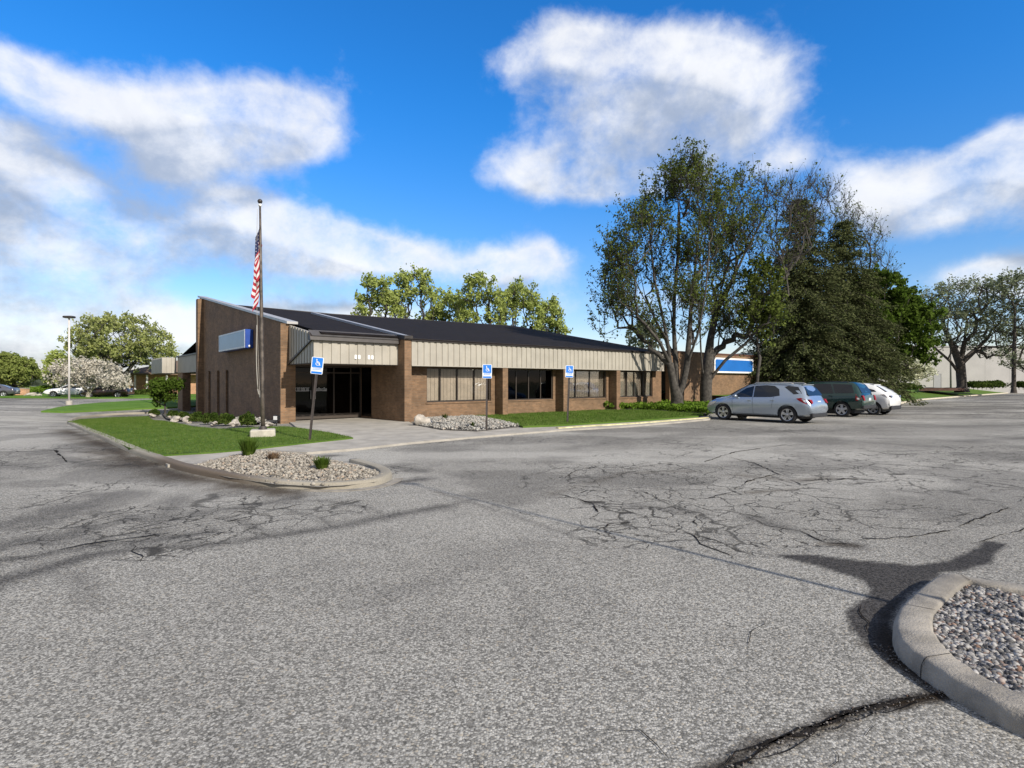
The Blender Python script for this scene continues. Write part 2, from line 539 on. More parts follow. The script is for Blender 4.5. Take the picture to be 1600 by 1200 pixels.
def asphalt_mat():
    m, T, bs, co, out = base_mat("old_asphalt")
    at = T.new('ShaderNodeAttribute'); at.attribute_name = 'lot_marks'
    spc = T.new('ShaderNodeSeparateColor'); T.l.new(at.outputs['Color'], spc.inputs[0])
    dark_marks, brown_marks, pale, crk = spc.outputs[0], spc.outputs[1], spc.outputs[2], at.outputs['Alpha']
    big = T.noise(co, .22, 5, .6, .4)
    mid = T.noise(co, 1.3, 5, .65, .6)
    c = T.mix(T.step(big.outputs[0], .3, .7), (.262, .251, .228), (.328, .315, .286))
    c = T.mix(T.math('MULTIPLY', T.step(mid.outputs[0], .46, .75), .35), c, (.150, .146, .140))
    # exposed aggregate: stones of two sizes, pale and dark, in dark binder
    v1 = T.voro(co, 78.0); v2 = T.voro(co, 190.0)
    s1 = T.new('ShaderNodeSeparateColor'); T.l.new(v1.outputs['Color'], s1.inputs[0])
    s2 = T.new('ShaderNodeSeparateColor'); T.l.new(v2.outputs['Color'], s2.inputs[0])
    g1 = T.step(s1.outputs[0], .0, 1.0, .53, 1.47)
    g2 = T.step(s2.outputs[0], .0, 1.0, .74, 1.26)
    gap = T.step(v1.outputs['Distance'], .35, .75, 1.05, .70)
    g = T.math('MULTIPLY', T.math('MULTIPLY', g1, g2), gap)
    gc = T.new('ShaderNodeCombineColor')
    for i in range(3): T.l.new(g, gc.inputs[i])
    c = T.mix(1.0, c, gc.outputs[0], 'MULTIPLY')
    c = T.mix(T.step(s1.outputs[1], .955, .985), c, (.36, .32, .26))
    # stains, soiling, dark streaks and pale patches carried by the mesh
    c = T.mix(T.math('MULTIPLY', pale, .85), c, T.mix(.5, c, (.52, .50, .455)))
    c = T.mix(T.math('MULTIPLY', dark_marks, 1.0, clamp=True), c, T.mix(1.0, c, (.17, .165, .175), 'MULTIPLY'))
    c = T.mix(T.math('MULTIPLY', brown_marks, 1.0, clamp=True), c, T.mix(.30, T.mix(1.0, c, (.22, .175, .13), 'MULTIPLY'), (.050, .037, .026)))
    # alligator cracking where the mesh asks for it
    wob = T.noise(co, 2.2, 4, .6)
    wv = T.new('ShaderNodeVectorMath', operation='MULTIPLY_ADD')
    T.l.new(wob.outputs['Color'], wv.inputs[0]); wv.inputs[1].default_value = (.55, .55, 0); T.l.new(co, wv.inputs[2])
    e1 = T.voro(wv.outputs[0], 2.6, 'DISTANCE_TO_EDGE'); e2 = T.voro(wv.outputs[0], 0.75, 'DISTANCE_TO_EDGE')
    brk = T.noise(co, 1.7, 4, .6)
    l1 = T.step(e1.outputs[0], .005, .036, 1, 0); l2 = T.step(e2.outputs[0], .003, .020, 1, 0)
    keep1 = T.step(T.math('ADD', crk, T.math('MULTIPLY', brk.outputs[0], .7)), .66, .86)
    keep2 = T.step(T.math('ADD', crk, T.math('MULTIPLY', brk.outputs[0], .6)), .58, .72)
    cr = T.math('MAXIMUM', T.math('MULTIPLY', l1, keep1), T.math('MULTIPLY', T.math('MULTIPLY', l2, keep2), .8))
    c = T.mix(T.math('MULTIPLY', cr, .85), c, (.028, .026, .024))
    T.l.new(c, bs.inputs['Base Color'])
    T.l.new(T.step(dark_marks, 0, 1, .92, .78), bs.inputs['Roughness'])
    bs.inputs['Specular IOR Level'].default_value = .08
    h = T.math('SUBTRACT', T.math('MULTIPLY_ADD', g1, -.12, T.math('SUBTRACT', 1.0, v1.outputs['Distance'])), T.math('MULTIPLY', cr, 1.5))
    add_bump(T, bs, h, .55, .006)
    return m

# ---- the parking lot: one sheet, finer towards the camera's side of it
ys = np.concatenate([np.linspace(-30, 1.2, 26)[:-1], 1.2 * (170 / 1.2) ** np.linspace(0, 1, 430)])
us = np.sign(np.linspace(-1, 1, 460)) * np.abs(np.linspace(-1, 1, 460)) ** 1.25
XX = us[None, :] * (1.25 * (np.maximum(ys, 1.2)[:, None] + 3.0) + np.where(ys < 1.2, 25, 0)[:, None])
YY = np.repeat(ys[:, None], XX.shape[1], 1)
ZZ = zt_np(XX, YY) + .006 * (fbm(XX * .5, YY * .5, 5, 3) - .5)
wob = fbm(XX * 1.6, YY * 1.6, 11, 4) - .5
wob2 = fbm(XX * 6, YY * 6, 23, 3) - .5
dark_marks = np.zeros_like(XX); brown_marks = np.zeros_like(XX); pale = np.zeros_like(XX); crk = np.zeros_like(XX)
def soft(d, w): return np.clip(1 - d / w, 0, 1) ** 1.2
def streak(pts, w, k, arr, rag=.5):
    d = seg_dist(XX, YY, G(pts)) + wob * w * rag * 2 + wob2 * w * rag
    np.maximum(arr, k * soft(np.maximum(d, 0), w), out=arr)
def patch(pts, k, arr, edge=.12, rag=.25):
    P = G(pts)
    d = seg_dist(XX, YY, P + [P[0]]) * np.where(inside_np(XX, YY, P), -1, 1) + wob * rag + wob2 * rag * .5
    np.maximum(arr, k * np.clip(.5 - d / (2 * edge), 0, 1), out=arr)
streak([(-60,935),(0,908),(70,888),(140,868),(220,856),(320,852),(420,838),(520,824),(610,806),(690,792)], .26, .72, dark_marks, .35)  # long dark streaks across the left of the lot
streak([(-40,880),(60,868),(150,852),(260,842),(330,830)], .24, .6, dark_marks, .4)
streak([(280,775),(262,800),(240,820),(225,850)], .35, .5, dark_marks)
streak([(0,820),(90,800),(170,775)], .6, .55, dark_marks, .9)
streak([(0,858),(110,836),(210,812),(330,800),(450,780)], .45, .55, dark_marks, 1.0)
for br in ([(610,806),(560,790),(500,782),(440,785)],[(420,838),(380,815),(330,806),(270,812)],[(320,852),(270,838),(210,834),(140,842)],[(520,824),(500,808),(455,800)],[(220,856),(160,842),(80,838)],[(690,792),(740,780),(800,776)],[(240,820),(200,805),(150,800)]):  # thinner dark streaks forking off the long ones
    streak(br, .13, .5, dark_marks, .4)
streak([(120,895),(150,945)], .2, .35, dark_marks)
streak([(800,905),(830,965),(800,1000)], .25, .25, dark_marks)
streak([(700,900),(560,940)], .3, .22, dark_marks, .9)
streak([(680,768),(800,805),(930,850)], .07, .45, dark_marks)
streak([(640,705),(760,693),(880,690)], .8, .35, dark_marks, .9)
streak([(900,700),(1060,680),(1200,668)], .8, .32, dark_marks, .9)
streak([(1000,692),(1100,680)], .5, .3, dark_marks)
streak([(1150,676),(1400,668),(1620,664)], .7, .5, dark_marks, .6)
streak([(1500,690),(1620,684)], .9, .55, dark_marks)
streak([(1020,690),(1160,700),(1330,690),(1500,700)], .3, .35, dark_marks, 1.2)
streak([(1150,742),(1240,752),(1300,746)], .28, .6, brown_marks)
streak([(1170,770),(1240,764)], .18, .6, brown_marks)
streak([(860,772),(980,738)], .25, .35, brown_marks)
streak([(1000,738),(1080,736)], .22, .55, brown_marks)
streak([(1000,792),(1070,800)], .35, .6, dark_marks)
streak([(1170,808),(1240,830),(1330,852)], .25, .55, dark_marks)
streak([(1280,849),(1330,852)], .12, .8, brown_marks)
patch([(1205,866),(1270,868),(1340,876),(1430,884),(1490,876),(1545,846),(1570,850),(1545,880),(1500,892),(1470,895),(1430,925),(1402,955),(1398,1000),(1420,1030),(1470,1068),(1450,1075),(1400,1035),(1350,1012),(1325,980),(1316,955),(1345,935),(1358,920),(1350,906),(1300,890)], .95, dark_marks, .022, .085)
patch([(1370,955),(1405,935),(1398,975),(1412,1020),(1440,1052),(1390,1040),(1362,1000)], .9, brown_marks, .04, .14)  # dark brown patch at the foot of the island kerb
streak([(1350,1008),(1390,1020),(1440,1055)], .10, .9, brown_marks)
streak([(1100,1210),(1180,1165),(1240,1150),(1310,1120),(1400,1100),(1475,1085)], .075, 1.0, dark_marks, .5)
streak([(1100,1215),(1180,1170),(1250,1150),(1310,1125)], .12, .8, brown_marks, .5)
streak([(1400,1102),(1480,1086)], .05, 1.0, brown_marks, .5)
streak([(100,672),(160,695),(215,722),(262,738),(330,752),(400,764),(440,770)], .75, .9, brown_marks, .45)  # dark brown band along the lawn kerb
streak([(140,700),(200,726),(260,736)], .7, .75, brown_marks, .5)
streak([(0,708),(80,707),(130,726),(220,728)], .35, .5, dark_marks, .5)
streak([(600,757),(660,748)], .35, .85, dark_marks)
streak([(460,716),(520,712)], .35, .85, dark_marks)
streak([(545,722),(660,736)], .3, .55, dark_marks, .8)
patch([(86,703),(155,697),(178,720),(105,722)], .9, pale, .12, .15)
patch([(985,722),(1090,704),(1190,690),(1230,694),(1120,715),(1020,730)], .75, pale, .4, .5)
patch([(700,700),(860,688),(960,684),(840,700)], .4, pale, .6, .7)
patch([(-200,632),(70,632),(98,655),(125,686),(60,702),(-100,710),(-300,690)], .9, pale, 1.6, 1.0)
patch([(60,745),(330,760),(420,775),(300,790),(100,770)], .6, pale, .8, .6)
def crackzone(px, py, rx, ry, k):
    cx, cy = gp(px, py); ex = abs(gp(px + rx, py)[0] - cx); ey = abs(gp(px, py - ry)[1] - cy)
    np.maximum(crk, k * np.clip(1.25 - np.hypot((XX-cx)/ex, (YY-cy)/ey) + wob, 0, 1), out=crk)
for z in [(1030,800,190,52,.8),(1180,770,170,40,.62),(1250,840,170,28,.66),(1000,735,230,30,.5),(1330,735,330,38,.48),(1420,800,230,40,.42),(250,815,330,50,.62),(120,770,140,40,.5),(520,790,150,22,.45),(900,740,120,30,.5),(620,735,60,14,.5)]:
    crackzone(*z)
far = np.clip((YY - 13) / 25, 0, 1)
crk = np.maximum(crk, np.clip((YY - 5.2) / 3, 0, 1) * (.16 + .34 * np.clip((fbm(XX*.22, YY*.3, 91, 4) - .40) * 3.5, 0, 1)))
dark_marks = np.maximum(dark_marks, .50 * far * np.clip((fbm(XX*.25 + 3, YY*.6, 41, 6) - .52) * 13, 0, 1))
dark_marks = np.maximum(dark_marks, .32 * np.clip((fbm(XX*.45, YY*.7, 61, 6) - .54) * 12, 0, 1) * np.clip((YY - 4) / 4, .25, 1))
pale = np.maximum(pale, .7 * np.clip((fbm(XX*.25 + 9, YY*.45, 77, 6) - .53) * 9, 0, 1) * np.clip((YY - 6) / 6, 0, 1))
nr, nc = XX.shape
idx = np.arange(nr*nc).reshape(nr, nc)
lotf = np.stack([idx[:-1, :-1], idx[:-1, 1:], idx[1:, 1:], idx[1:, :-1]], -1).reshape(-1, 4)
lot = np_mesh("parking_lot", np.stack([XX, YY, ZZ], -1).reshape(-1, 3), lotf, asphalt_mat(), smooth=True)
ca = lot.data.color_attributes.new('lot_marks', 'FLOAT_COLOR', 'POINT')
ca.data.foreach_set('color', np.stack([dark_marks, brown_marks, pale, crk], -1).astype(np.float32).ravel())
tag(lot, kind='structure')

# ---- open land out to the horizon
m_land, T, bs, co, _o = base_mat("far_fields")
n = T.noise(co, .02, 5, .6)
T.l.new(T.mix(T.step(n.outputs[0], .35, .65), (.06, .085, .03), (.11, .115, .055)), bs.inputs['Base Color'])
bs.inputs['Roughness'].default_value = .95
mb = MB(); R = [0, 60, 200, 700, 2200, 5000]
for i in range(len(R) - 1):
    for k in range(48):
        t0, t1 = 2*PI*k/48, 2*PI*(k+1)/48
        mb.add([(R[i]*math.cos(t0), R[i]*math.sin(t0), -1.1), (R[i+1]*math.cos(t0), R[i+1]*math.sin(t0), -1.1 if i < 2 else -1.4), (R[i+1]*math.cos(t1), R[i+1]*math.sin(t1), -1.1 if i < 2 else -1.4), (R[i]*math.cos(t1), R[i]*math.sin(t1), -1.1)], [(0, 1, 2, 3)] if i else [(1, 2, 0)])
tag(mb.build("ground", m_land), kind='structure')

# ---- cracks too fine for the sheet: thin filled ribbons laid on the asphalt
M_TAR = plain("crack_filler", (.022, .019, .017), .95, .6, 14, bump=1.0, bscale=90, spec=.05)
cracks = MB(); rnd = random.Random(4)
ck = [0]
def crack(px, w, h=.004):
    ck[0] += 7
    P = np.array(resample(G(px), .045)); n = len(P); t = np.arange(n) * .045
    z0 = np.zeros(n)
    wx = (fbm(t*1.8, z0 + ck[0], 1, 2) - .5) * .05 + (vnoise(t*11, z0 + ck[0], 2) - .5) * .040
    wy = (fbm(t*1.8, z0 + ck[0], 3, 2) - .5) * .05 + (vnoise(t*11, z0 + ck[0], 4) - .5) * .040
    P = P + np.stack([wx, wy], -1)
    wd = w * (1.25 if w >= .012 else .7) * (.12 + 1.25 * vnoise(t*2.6, z0 + ck[0], 5)) * (.55 + .9 * vnoise(t*14, z0 + ck[0], 6))
    wd *= np.minimum(1, np.minimum(t + .02, t[-1] - t + .02) / .18)
    wd *= np.clip((fbm(t*1.1, z0 + ck[0], 8, 2) - .30) * 9, 0, 1) if w < .03 else 1
    D = np.gradient(P, axis=0); D /= np.linalg.norm(D, axis=1, keepdims=True) + 1e-9
    vs = []
    for k in range(n):
        z = zt(P[k, 0], P[k, 1]) + h + .004; e = wd[k] * .5
        a, b = (.5 + vnoise(t[k:k+1]*20, z0[:1] + ck[0], 9)[0]), (.5 + vnoise(t[k:k+1]*20, z0[:1] + ck[0], 10)[0])
        vs += [(P[k, 0] - D[k, 1]*e*a, P[k, 1] + D[k, 0]*e*a, z), (P[k, 0] + D[k, 1]*e*b, P[k, 1] - D[k, 0]*e*b, z)]
    cracks.add(vs, [(2*q+1, 2*q+3, 2*q+2, 2*q) for q in range(n-1) if wd[q] > .0015 or wd[q+1] > .0015])
for pts, w in [
    ([(1197,960),(1190,972),(1178,986),(1170,1008),(1172,1024),(1160,1045)], .008),
    ([(1110,1205),(1150,1180),(1210,1165),(1265,1145),(1330,1118),(1400,1098),(1470,1085)], .022), ([(1120,1203),(1200,1170),(1250,1142),(1320,1126),(1390,1094)], .016), ([(1160,1190),(1240,1168),(1300,1140),(1380,1112),(1440,1096)], .014),
    ([(1310,1125),(1360,1150),(1372,1132),(1375,1125)], .010),
    ([(1305,1165),(1312,1180),(1290,1200)], .010), ([(965,1150),(1005,1150),(1055,1200)], .010),
    ([(800,1000),(840,960)], .006), ([(1340,945),(1352,970),(1362,1000)], .01), ([(1325,948),(1380,948)], .008),
    ([(0,878),(60,868),(130,852),(200,842),(270,833)], .022), ([(212,848),(208,862),(222,872),(216,880)], .014),
    ([(270,850),(330,838),(400,820),(470,806),(520,796)], .014), ([(250,830),(300,822),(360,815),(420,800),(480,785),(540,778)], .012),
    ([(0,845),(60,832),(110,826),(190,826),(240,832)], .012), ([(330,812),(400,792),(440,782)], .010),
    ([(370,808),(385,798),(380,785)], .010), ([(690,770),(770,790),(850,812),(930,832),(960,840)], .010),
    ([(840,768),(880,775),(920,785),(935,800),(930,812)], .016), ([(860,778),(900,778),(930,790),(985,800),(1010,810),(1040,820),(1085,838),(1095,850),(1140,868),(1165,885)], .016),
    ([(1085,838),(1120,845),(1160,862),(1205,868)], .016), ([(980,760),(1010,770),(1050,790),(1080,805),(1090,825)], .016),
    ([(1000,815),(1040,800),(1075,790),(1110,782),(1130,768)], .018), ([(930,832),(955,818),(1000,818)], .012),
    ([(1100,780),(1140,770),(1170,752),(1210,742),(1250,748)], .018), ([(1140,715),(1180,724),(1215,740),(1254,758),(1300,752),(1340,746)], .022),
    ([(1100,722),(1150,706),(1230,695)], .028), ([(1160,805),(1200,822),(1250,830),(1290,848),(1330,852)], .018),
    ([(1340,845),(1420,838),(1480,830),(1520,815),(1560,800),(1600,780)], .014), ([(1520,850),(1560,840),(1600,825)], .014),
    ([(1250,752),(1320,748),(1370,748)], .02), ([(1425,785),(1460,775),(1500,765)], .01), ([(1260,775),(1340,782),(1390,780)], .014),
    ([(1190,792),(1240,800),(1290,808)], .012), ([(1280,860),(1360,865),(1440,862)], .012), ([(1400,815),(1460,812),(1530,800)], .010),
    ([(1230,708),(1330,706),(1430,706)], .018), ([(1450,715),(1560,705)], .014), ([(1480,745),(1560,750),(1600,752)], .012),
    ([(900,742),(960,735),(1030,726)], .014), ([(880,748),(900,735),(940,728)], .012), ([(810,766),(880,762),(960,745)], .010),
    ([(640,760),(700,772)], .010), ([(1010,838),(1060,845),(1080,838)], .010), ([(1005,832),(1030,840),(1050,838)], .010),
    ([(0,706),(50,706),(85,704),(105,722)], .03), ([(86,703),(155,697)], .016)]:
    crack(pts, w)
tag(cracks.build("pavement_cracks", M_TAR), kind='structure')

# ---- lawn, walk, beds
def grass_mat(name, a, b, c):
    m, T, bs, co, out = base_mat(name)
    n = T.noise(co, .7, 5, .6); n2 = T.noise(co, 26, 4, .7)
    st = T.new('ShaderNodeMapping'); T.l.new(co, st.inputs[0]); st.inputs['Rotation'].default_value = (0, 0, .9); st.inputs['Scale'].default_value = (1.6, .12, 1)
    n3 = T.noise(st.outputs[0], 1.0, 3, .5)
    cc = T.mix(T.step(n.outputs[0], .3, .7), a, b)
    cc = T.mix(T.math('MULTIPLY', T.step(n3.outputs[0], .45, .65), .45), cc, c)
    cc = T.mix(1.0, cc, T.mix(n2.outputs[0], (.55, .55, .55), (1.45, 1.45, 1.3)), 'MULTIPLY')
    T.l.new(cc, bs.inputs['Base Color']); bs.inputs['Roughness'].default_value = .9
    bs.inputs['Specular IOR Level'].default_value = .1
    add_bump(T, bs, n2.outputs[0], .8, .03)
    return m
M_LAWN = grass_mat("mown_lawn", (.064, .118, .020), (.090, .150, .028), (.120, .182, .040))
M_VERGE = grass_mat("verge_grass", (.075, .155, .02), (.10, .19, .03), (.13, .21, .05))
LAWN_A = G([(106,659),(135,671),(167,684),(202,700),(243,711),(330,706),(400,700),(470,692),(552,683.5),(517,676),(465,668),(440,666),(400,668),(340,670),(300,666),(262,659),(232,650),(170,652),(125,655)], .10)
LAWN_B = G([(722,651),(742,650),(770,655),(817,666),(870,664),(1000,656.5),(1092,650),(1100,646),(1050,643),(1000,640.5),(946,641),(915,640),(880,641.5),(830,642.5),(790,645)], .12)
o = tag(poly_sheet("lawn", LAWN_A, .10, M_LAWN, .5, .12), kind='structure')
o = tag(poly_sheet("lawn_strip", LAWN_B, .13, M_LAWN, .5, .12), kind='structure')

WALK = G([(243,712),(330,707),(400,701),(470,693),(552,684.5),(517,677),(465,669),(459,664)], .06) + [wl(-3.55, 3.4), wl(-3.3, 4.3), wl(0.0, 4.3), wl(0.33, .3)] + G([(648,664),(690,671.5),(745,674.5),(817,667),(870,664.5),(1000,657),(1092,650.5),(1112,650),(1109,654.5),(1060,659),(980,665.5),(873,671.5),(735,682.5),(640,691),(560,700),(480,706.5),(405,703),(325,719),(262,726)], .06)
tag(poly_sheet("walkway", WALK, .06, M_CONC, .5, .08), kind='structure')

def offset_line(pts, d):
    out = []
    for i, p in enumerate(pts):
        a = pts[max(i-1, 0)]; b = pts[min(i+1, len(pts)-1)]
        dx, dy = b[0]-a[0], b[1]-a[1]; L = math.hypot(dx, dy) + 1e-9
        out.append((p[0] - dy/L*d, p[1] + dx/L*d))
    return out
def kerb(name, outer, inner, top, mat, base=-.05, rough=.004, seed=3):
    """kerb between two matching polylines: rounded nose on the outer edge"""
    rnd = random.Random(seed); mb = MB(); n = len(outer); vs = []
    for i in range(n):
        (ox, oy), (ix, iy) = outer[i], inner[i]
        dx, dy = ix-ox, iy-oy; L = math.hypot(dx, dy) + 1e-9; dx /= L; dy /= L
        z = zt(ox, oy)
        for off, h in ((-.018, base), (-.010, top*.55), (0, top-.030), (.010, top-.010), (.035, top), (L-.02, top), (L, top-.012), (L, base)):
            j = rough * (rnd.random() - .5) * 2
            vs.append((ox + dx*off + j, oy + dy*off + j, z + h + (j*.6 if h > 0 else 0)))
    k = 8
    for i in range(n-1):
        for q in range(k-1):
            mb.add([], [])
            mb.f.append([i*k+q, (i+1)*k+q, (i+1)*k+q+1, i*k+q+1]); mb.m.append(0); mb.s.append(True)
    mb.v = vs
    mb.f.append(list(range(k))[::-1]); mb.m.append(0); mb.s.append(False)
    mb.f.append([(n-1)*k+q for q in range(k)]); mb.m.append(0); mb.s.append(False)
    return mb.build(name, mat, fix=True)

# lawn island kerb: from the far lawn corner down to the nose and a little round it
ko = smooth_line(G([(230,646),(170,648),(118,653),(101,659),(120,670),(167,690),(203,707),(256,727),(290,738),(360,752),(430,762),(500,766),(545,764),(590,759),(611,750),(612,742),(596,734),(560,724)]), 2)
ko = resample(ko, .25)
ki = offset_line(ko, .20)
m_k, T, bs, co, _o = base_mat("weathered_kerb")
n1 = T.noise(co, .45, 4, .6); n2 = T.noise(co, 30, 4, .7)
sp = T.new('ShaderNodeSeparateXYZ'); T.l.new(co, sp.inputs[0])
mud = T.math('MULTIPLY', T.step(sp.outputs[0], -4.9, -3.4, 1, 0), T.step(sp.outputs[0], -8.2, -7.0))
cc = T.mix(T.step(n1.outputs[0], .35, .65), (.25, .225, .18), (.34, .31, .255))
cc = T.mix(T.math('MULTIPLY', mud, .9), cc, (.105, .076, .052))
T.l.new(T.mix(1.0, cc, T.mix(n2.outputs[0], (.7, .7, .7), (1.3, 1.3, 1.3)), 'MULTIPLY'), bs.inputs['Base Color'])
bs.inputs['Roughness'].default_value = .9; add_bump(T, bs, n2.outputs[0], .5, .01)
tag(kerb("kerb", ko, ki, .11, m_k), kind='structure')
dx_, dy_ = gp(436, 759)
dmb = MB(); dmb.tube([(dx_-.16, dy_+.05, .035), (dx_+.16, dy_-.01, .035)], .05, 8); tag(dmb.build("drain_opening", M_BLACK), kind='structure')
go = smooth_line(G([(470,767.5),(530,769),(585,765),(622,755),(630,748)]), 2)
gi = offset_line(go, .14)
tag(poly_sheet("gutter_edge", go + gi[::-1], .012, M_CONC2, .25, .02), kind='structure')

# yellow painted kerb along the front walk
yo = resample(G([(873,672.5),(930,668.5),(980,665.8),(1040,661),(1108,655.2)]), .5)
tag(kerb("painted_kerb", yo, offset_line(yo, .16), .10, M_YELLOW), kind='structure')
# kerb ahead of the cars and out to the right
co_ = resample([wl(-.0+a, -7.55) for a in (13.3, 20, 27, 33)], .8)
tag(kerb("stall_kerb", co_, offset_line(co_, .16), .10, M_CONC2), kind='structure')

# right foreground island
OUT = smooth_line(G([(1600,914),(1560,908),(1515,902),(1495,896),(1475,894),(1450,908),(1416,936),(1400,956),(1397,979),(1405,1002),(1433,1024),(1478,1055),(1521,1078),(1563,1101),(1600,1116)], .105), 2)
INN = smooth_line(G([(1600,925),(1560,918),(1528,912),(1515,908),(1506,912),(1484,931),(1466,948),(1457,962),(1457,982),(1463,996),(1480,1016),(1507,1038),(1535,1058),(1568,1074),(1600,1084)], .105), 2)
def ext(pts, front=True):
    a, b = (pts[1], pts[0]) if front else (pts[-2], pts[-1])
    dx, dy = b[0]-a[0], b[1]-a[1]; L = math.hypot(dx, dy)
    p = (b[0] + dx/L*5.5, b[1] + dy/L*5.5)
    return [p] + pts if front else pts + [p]
OUT = ext(ext(OUT), False); INN = ext(ext(INN), False)
nK = 90
def arc(pts, n):
    d = [0]
    for a, b in zip(pts[:-1], pts[1:]): d.append(d[-1] + math.dist(a, b))
    return [tuple(np.interp(d[-1]*i/(n-1), d, [p[q] for p in pts]) for q in (0, 1)) for i in range(n)]
i0, i1 = 1, len(OUT) - 2
OUTr = [OUT[0]] + arc(OUT[1:-1], nK) + [OUT[-1]]; INNr = [INN[0]] + arc(INN[1:-1], nK) + [INN[-1]]
tag(kerb("island_kerb", OUTr, INNr, .115, M_CONC2, rough=.006), kind='structure')
ISL = INNr[::-1]
jt = MB()
for q in (13, 47, 74):
    (ox, oy), (ix, iy) = OUTr[q], INNr[q]; (px_, py_) = OUTr[q+1]
    L = math.hypot(px_-ox, py_-oy); tx, ty = (px_-ox)/L*.0025, (py_-oy)/L*.0025
    nx, ny = (ix-ox), (iy-oy); L2 = math.hypot(nx, ny); nx /= L2; ny /= L2
    P_ = [(-.024, -.02), (-.017, .065), (-.006, .089), (.009, .1085), (.035, .1185), (L2, .1185)]
    vs = []
    for o_, z_ in P_: vs += [(ox+nx*o_-tx, oy+ny*o_-ty, z_), (ox+nx*o_+tx, oy+ny*o_+ty, z_)]
    jt.add(vs, [(2*i, 2*i+1, 2*i+3, 2*i+2) for i in range(len(P_)-1)])
tag(jt.build("kerb_joints", M_TAR), kind='structure')

# ---- stones: river rock and gravel beds (uncountable)
ico = bmesh.new(); bmesh.ops.create_icosphere(ico, subdivisions=1, radius=1.0)
ICO_V = np.array([v.co[:] for v in ico.verts]); ICO_F = np.array([[v.index for v in f.verts] for f in ico.faces]); ico.free()
def stone_mat(name, dark, light, warm):
    m, T, bs, co, out = base_mat(name)
    at = T.new('ShaderNodeAttribute'); at.attribute_name = 'tone'
    rp = T.new('ShaderNodeSeparateColor'); T.l.new(at.outputs['Color'], rp.inputs[0])
    c = T.mix(rp.outputs[0], dark, light)
    c = T.mix(T.math('MULTIPLY', rp.outputs[1], .7), c, warm)
    n = T.noise(co, 60, 3, .6)
    T.l.new(T.mix(1.0, c, T.mix(n.outputs[0], (.75, .75, .75), (1.2, 1.2, 1.2)), 'MULTIPLY'), bs.inputs['Base Color'])
    bs.inputs['Roughness'].default_value = .85; bs.inputs['Specular IOR Level'].default_value = .3
    return m
def stones(name, poly, n, r0, r1, z, mat, label, seed, layers=1.0, crown=0.0, power=1.0):
    rs = np.random.RandomState(seed)
    P = np.array(poly); lo, hi = P.min(0), P.max(0)
    q = lo + rs.rand(n * 6, 2) * (hi - lo)
    q = q[inside_np(q[:, 0], q[:, 1], poly)][:n]
    n = len(q)
    ed = np.minimum(seg_dist(q[:, 0], q[:, 1], list(poly) + [poly[0]]), .5) * 2
    r = r0 + (r1 - r0) * rs.rand(n) ** 2
    sc = r[:, None] * (0.65 + .7 * rs.rand(n, 3)); sc[:, 2] *= .75
    th = rs.rand(n) * 2 * PI; ct, st_ = np.cos(th), np.sin(th)
    v = ICO_V[None] * (1 + .30 * (rs.rand(n, len(ICO_V), 1) - .5))
    v = v * sc[:, None, :]
    tl = (rs.rand(n, 1) - .5) * .9
    y2 = v[:, :, 1] * np.cos(tl) - v[:, :, 2] * np.sin(tl); z2 = v[:, :, 1] * np.sin(tl) + v[:, :, 2] * np.cos(tl)
    x3 = v[:, :, 0] * ct[:, None] - y2 * st_[:, None]; y3 = v[:, :, 0] * st_[:, None] + y2 * ct[:, None]
    zz = zt_np(q[:, 0], q[:, 1]) + z + layers * r * (rs.rand(n) - .2) + crown * ed
    V = np.stack([x3 + q[:, :1], y3 + q[:, 1:2], z2 + zz[:, None]], -1).reshape(-1, 3)
    F = (ICO_F[None] + (np.arange(n) * len(ICO_V))[:, None, None]).reshape(-1, 3)
    o = np_mesh(name, V, F, mat)
    ton = np.zeros((n, len(ICO_V), 4), np.float32)
    ton[:, :, 0] = (rs.rand(n, 1) ** power); ton[:, :, 1] = (rs.rand(n, 1) > .82) * rs.rand(n, 1); ton[:, :, 3] = 1
    a = o.data.color_attributes.new('tone', 'FLOAT_COLOR', 'POINT'); a.data.foreach_set('color', ton.ravel())
    tag(o, label, 'gravel', kind='stuff')
    return o
M_GRAV = stone_mat("island_gravel", (.025, .026, .030), (.40, .385, .37), (.30, .17, .11))
M_RIVER = stone_mat("river_stone", (.13, .115, .095), (.40, .365, .31), (.40, .30, .22))
CRP = [(a[0], a[1]) for a in G([(1100,1212),(1150,1172),(1230,1146),(1310,1112),(1400,1090),(1475,1080),(1478,1090),(1400,1108),(1320,1136),(1240,1166),(1160,1206)])]
M_LIME = stone_mat("white_stone", (.15, .142, .13), (.40, .385, .35), (.5, .42, .34))
M_SOIL = plain("grey_bed_soil", (.085, .078, .072), .95, .35, 8, bump=.6)
tag(poly_sheet("island_bed", ISL, .055, M_SOIL, .3), kind='structure')
NEAR = [p for p in ISL if p[0] < 6.0]
stones("gravel", NEAR, 12000, .008, .021, .064, M_GRAV, "grey and white gravel filling the near kerbed island", 7, 1.2, power=1.25)
BED_L = G([(262,722),(325,717.5),(405,701.5),(480,707.5),(517,716),(560,724.5),(592,735),(604,741),(600,747),(585,752),(540,757),(500,759),(430,755),(360,745),(300,733)], .08)
tag(poly_sheet("stone_bed", BED_L, .065, plain("pale_bed_fines", (.30, .28, .25), .95, .3, 9, bump=.5), .3), kind='structure')
stones("river_stones", G([(300,727),(335,717.5),(405,703),(480,709),(517,718),(560,727),(590,736),(600,742),(596,747),(580,751),(540,755),(500,757),(430,753),(360,743)], .09), 5200, .014, .036, .072, M_RIVER, "tan river stones covering the pointed end of the lawn island", 9, .8, .05)
BED_R = G([(646,663),(654,651),(722,650),(742,650),(770,655),(817,666),(745,673.5),(690,671)], .08)
tag(poly_sheet("rock_bed", BED_R, .09, M_SOIL, .4, .08), kind='structure')
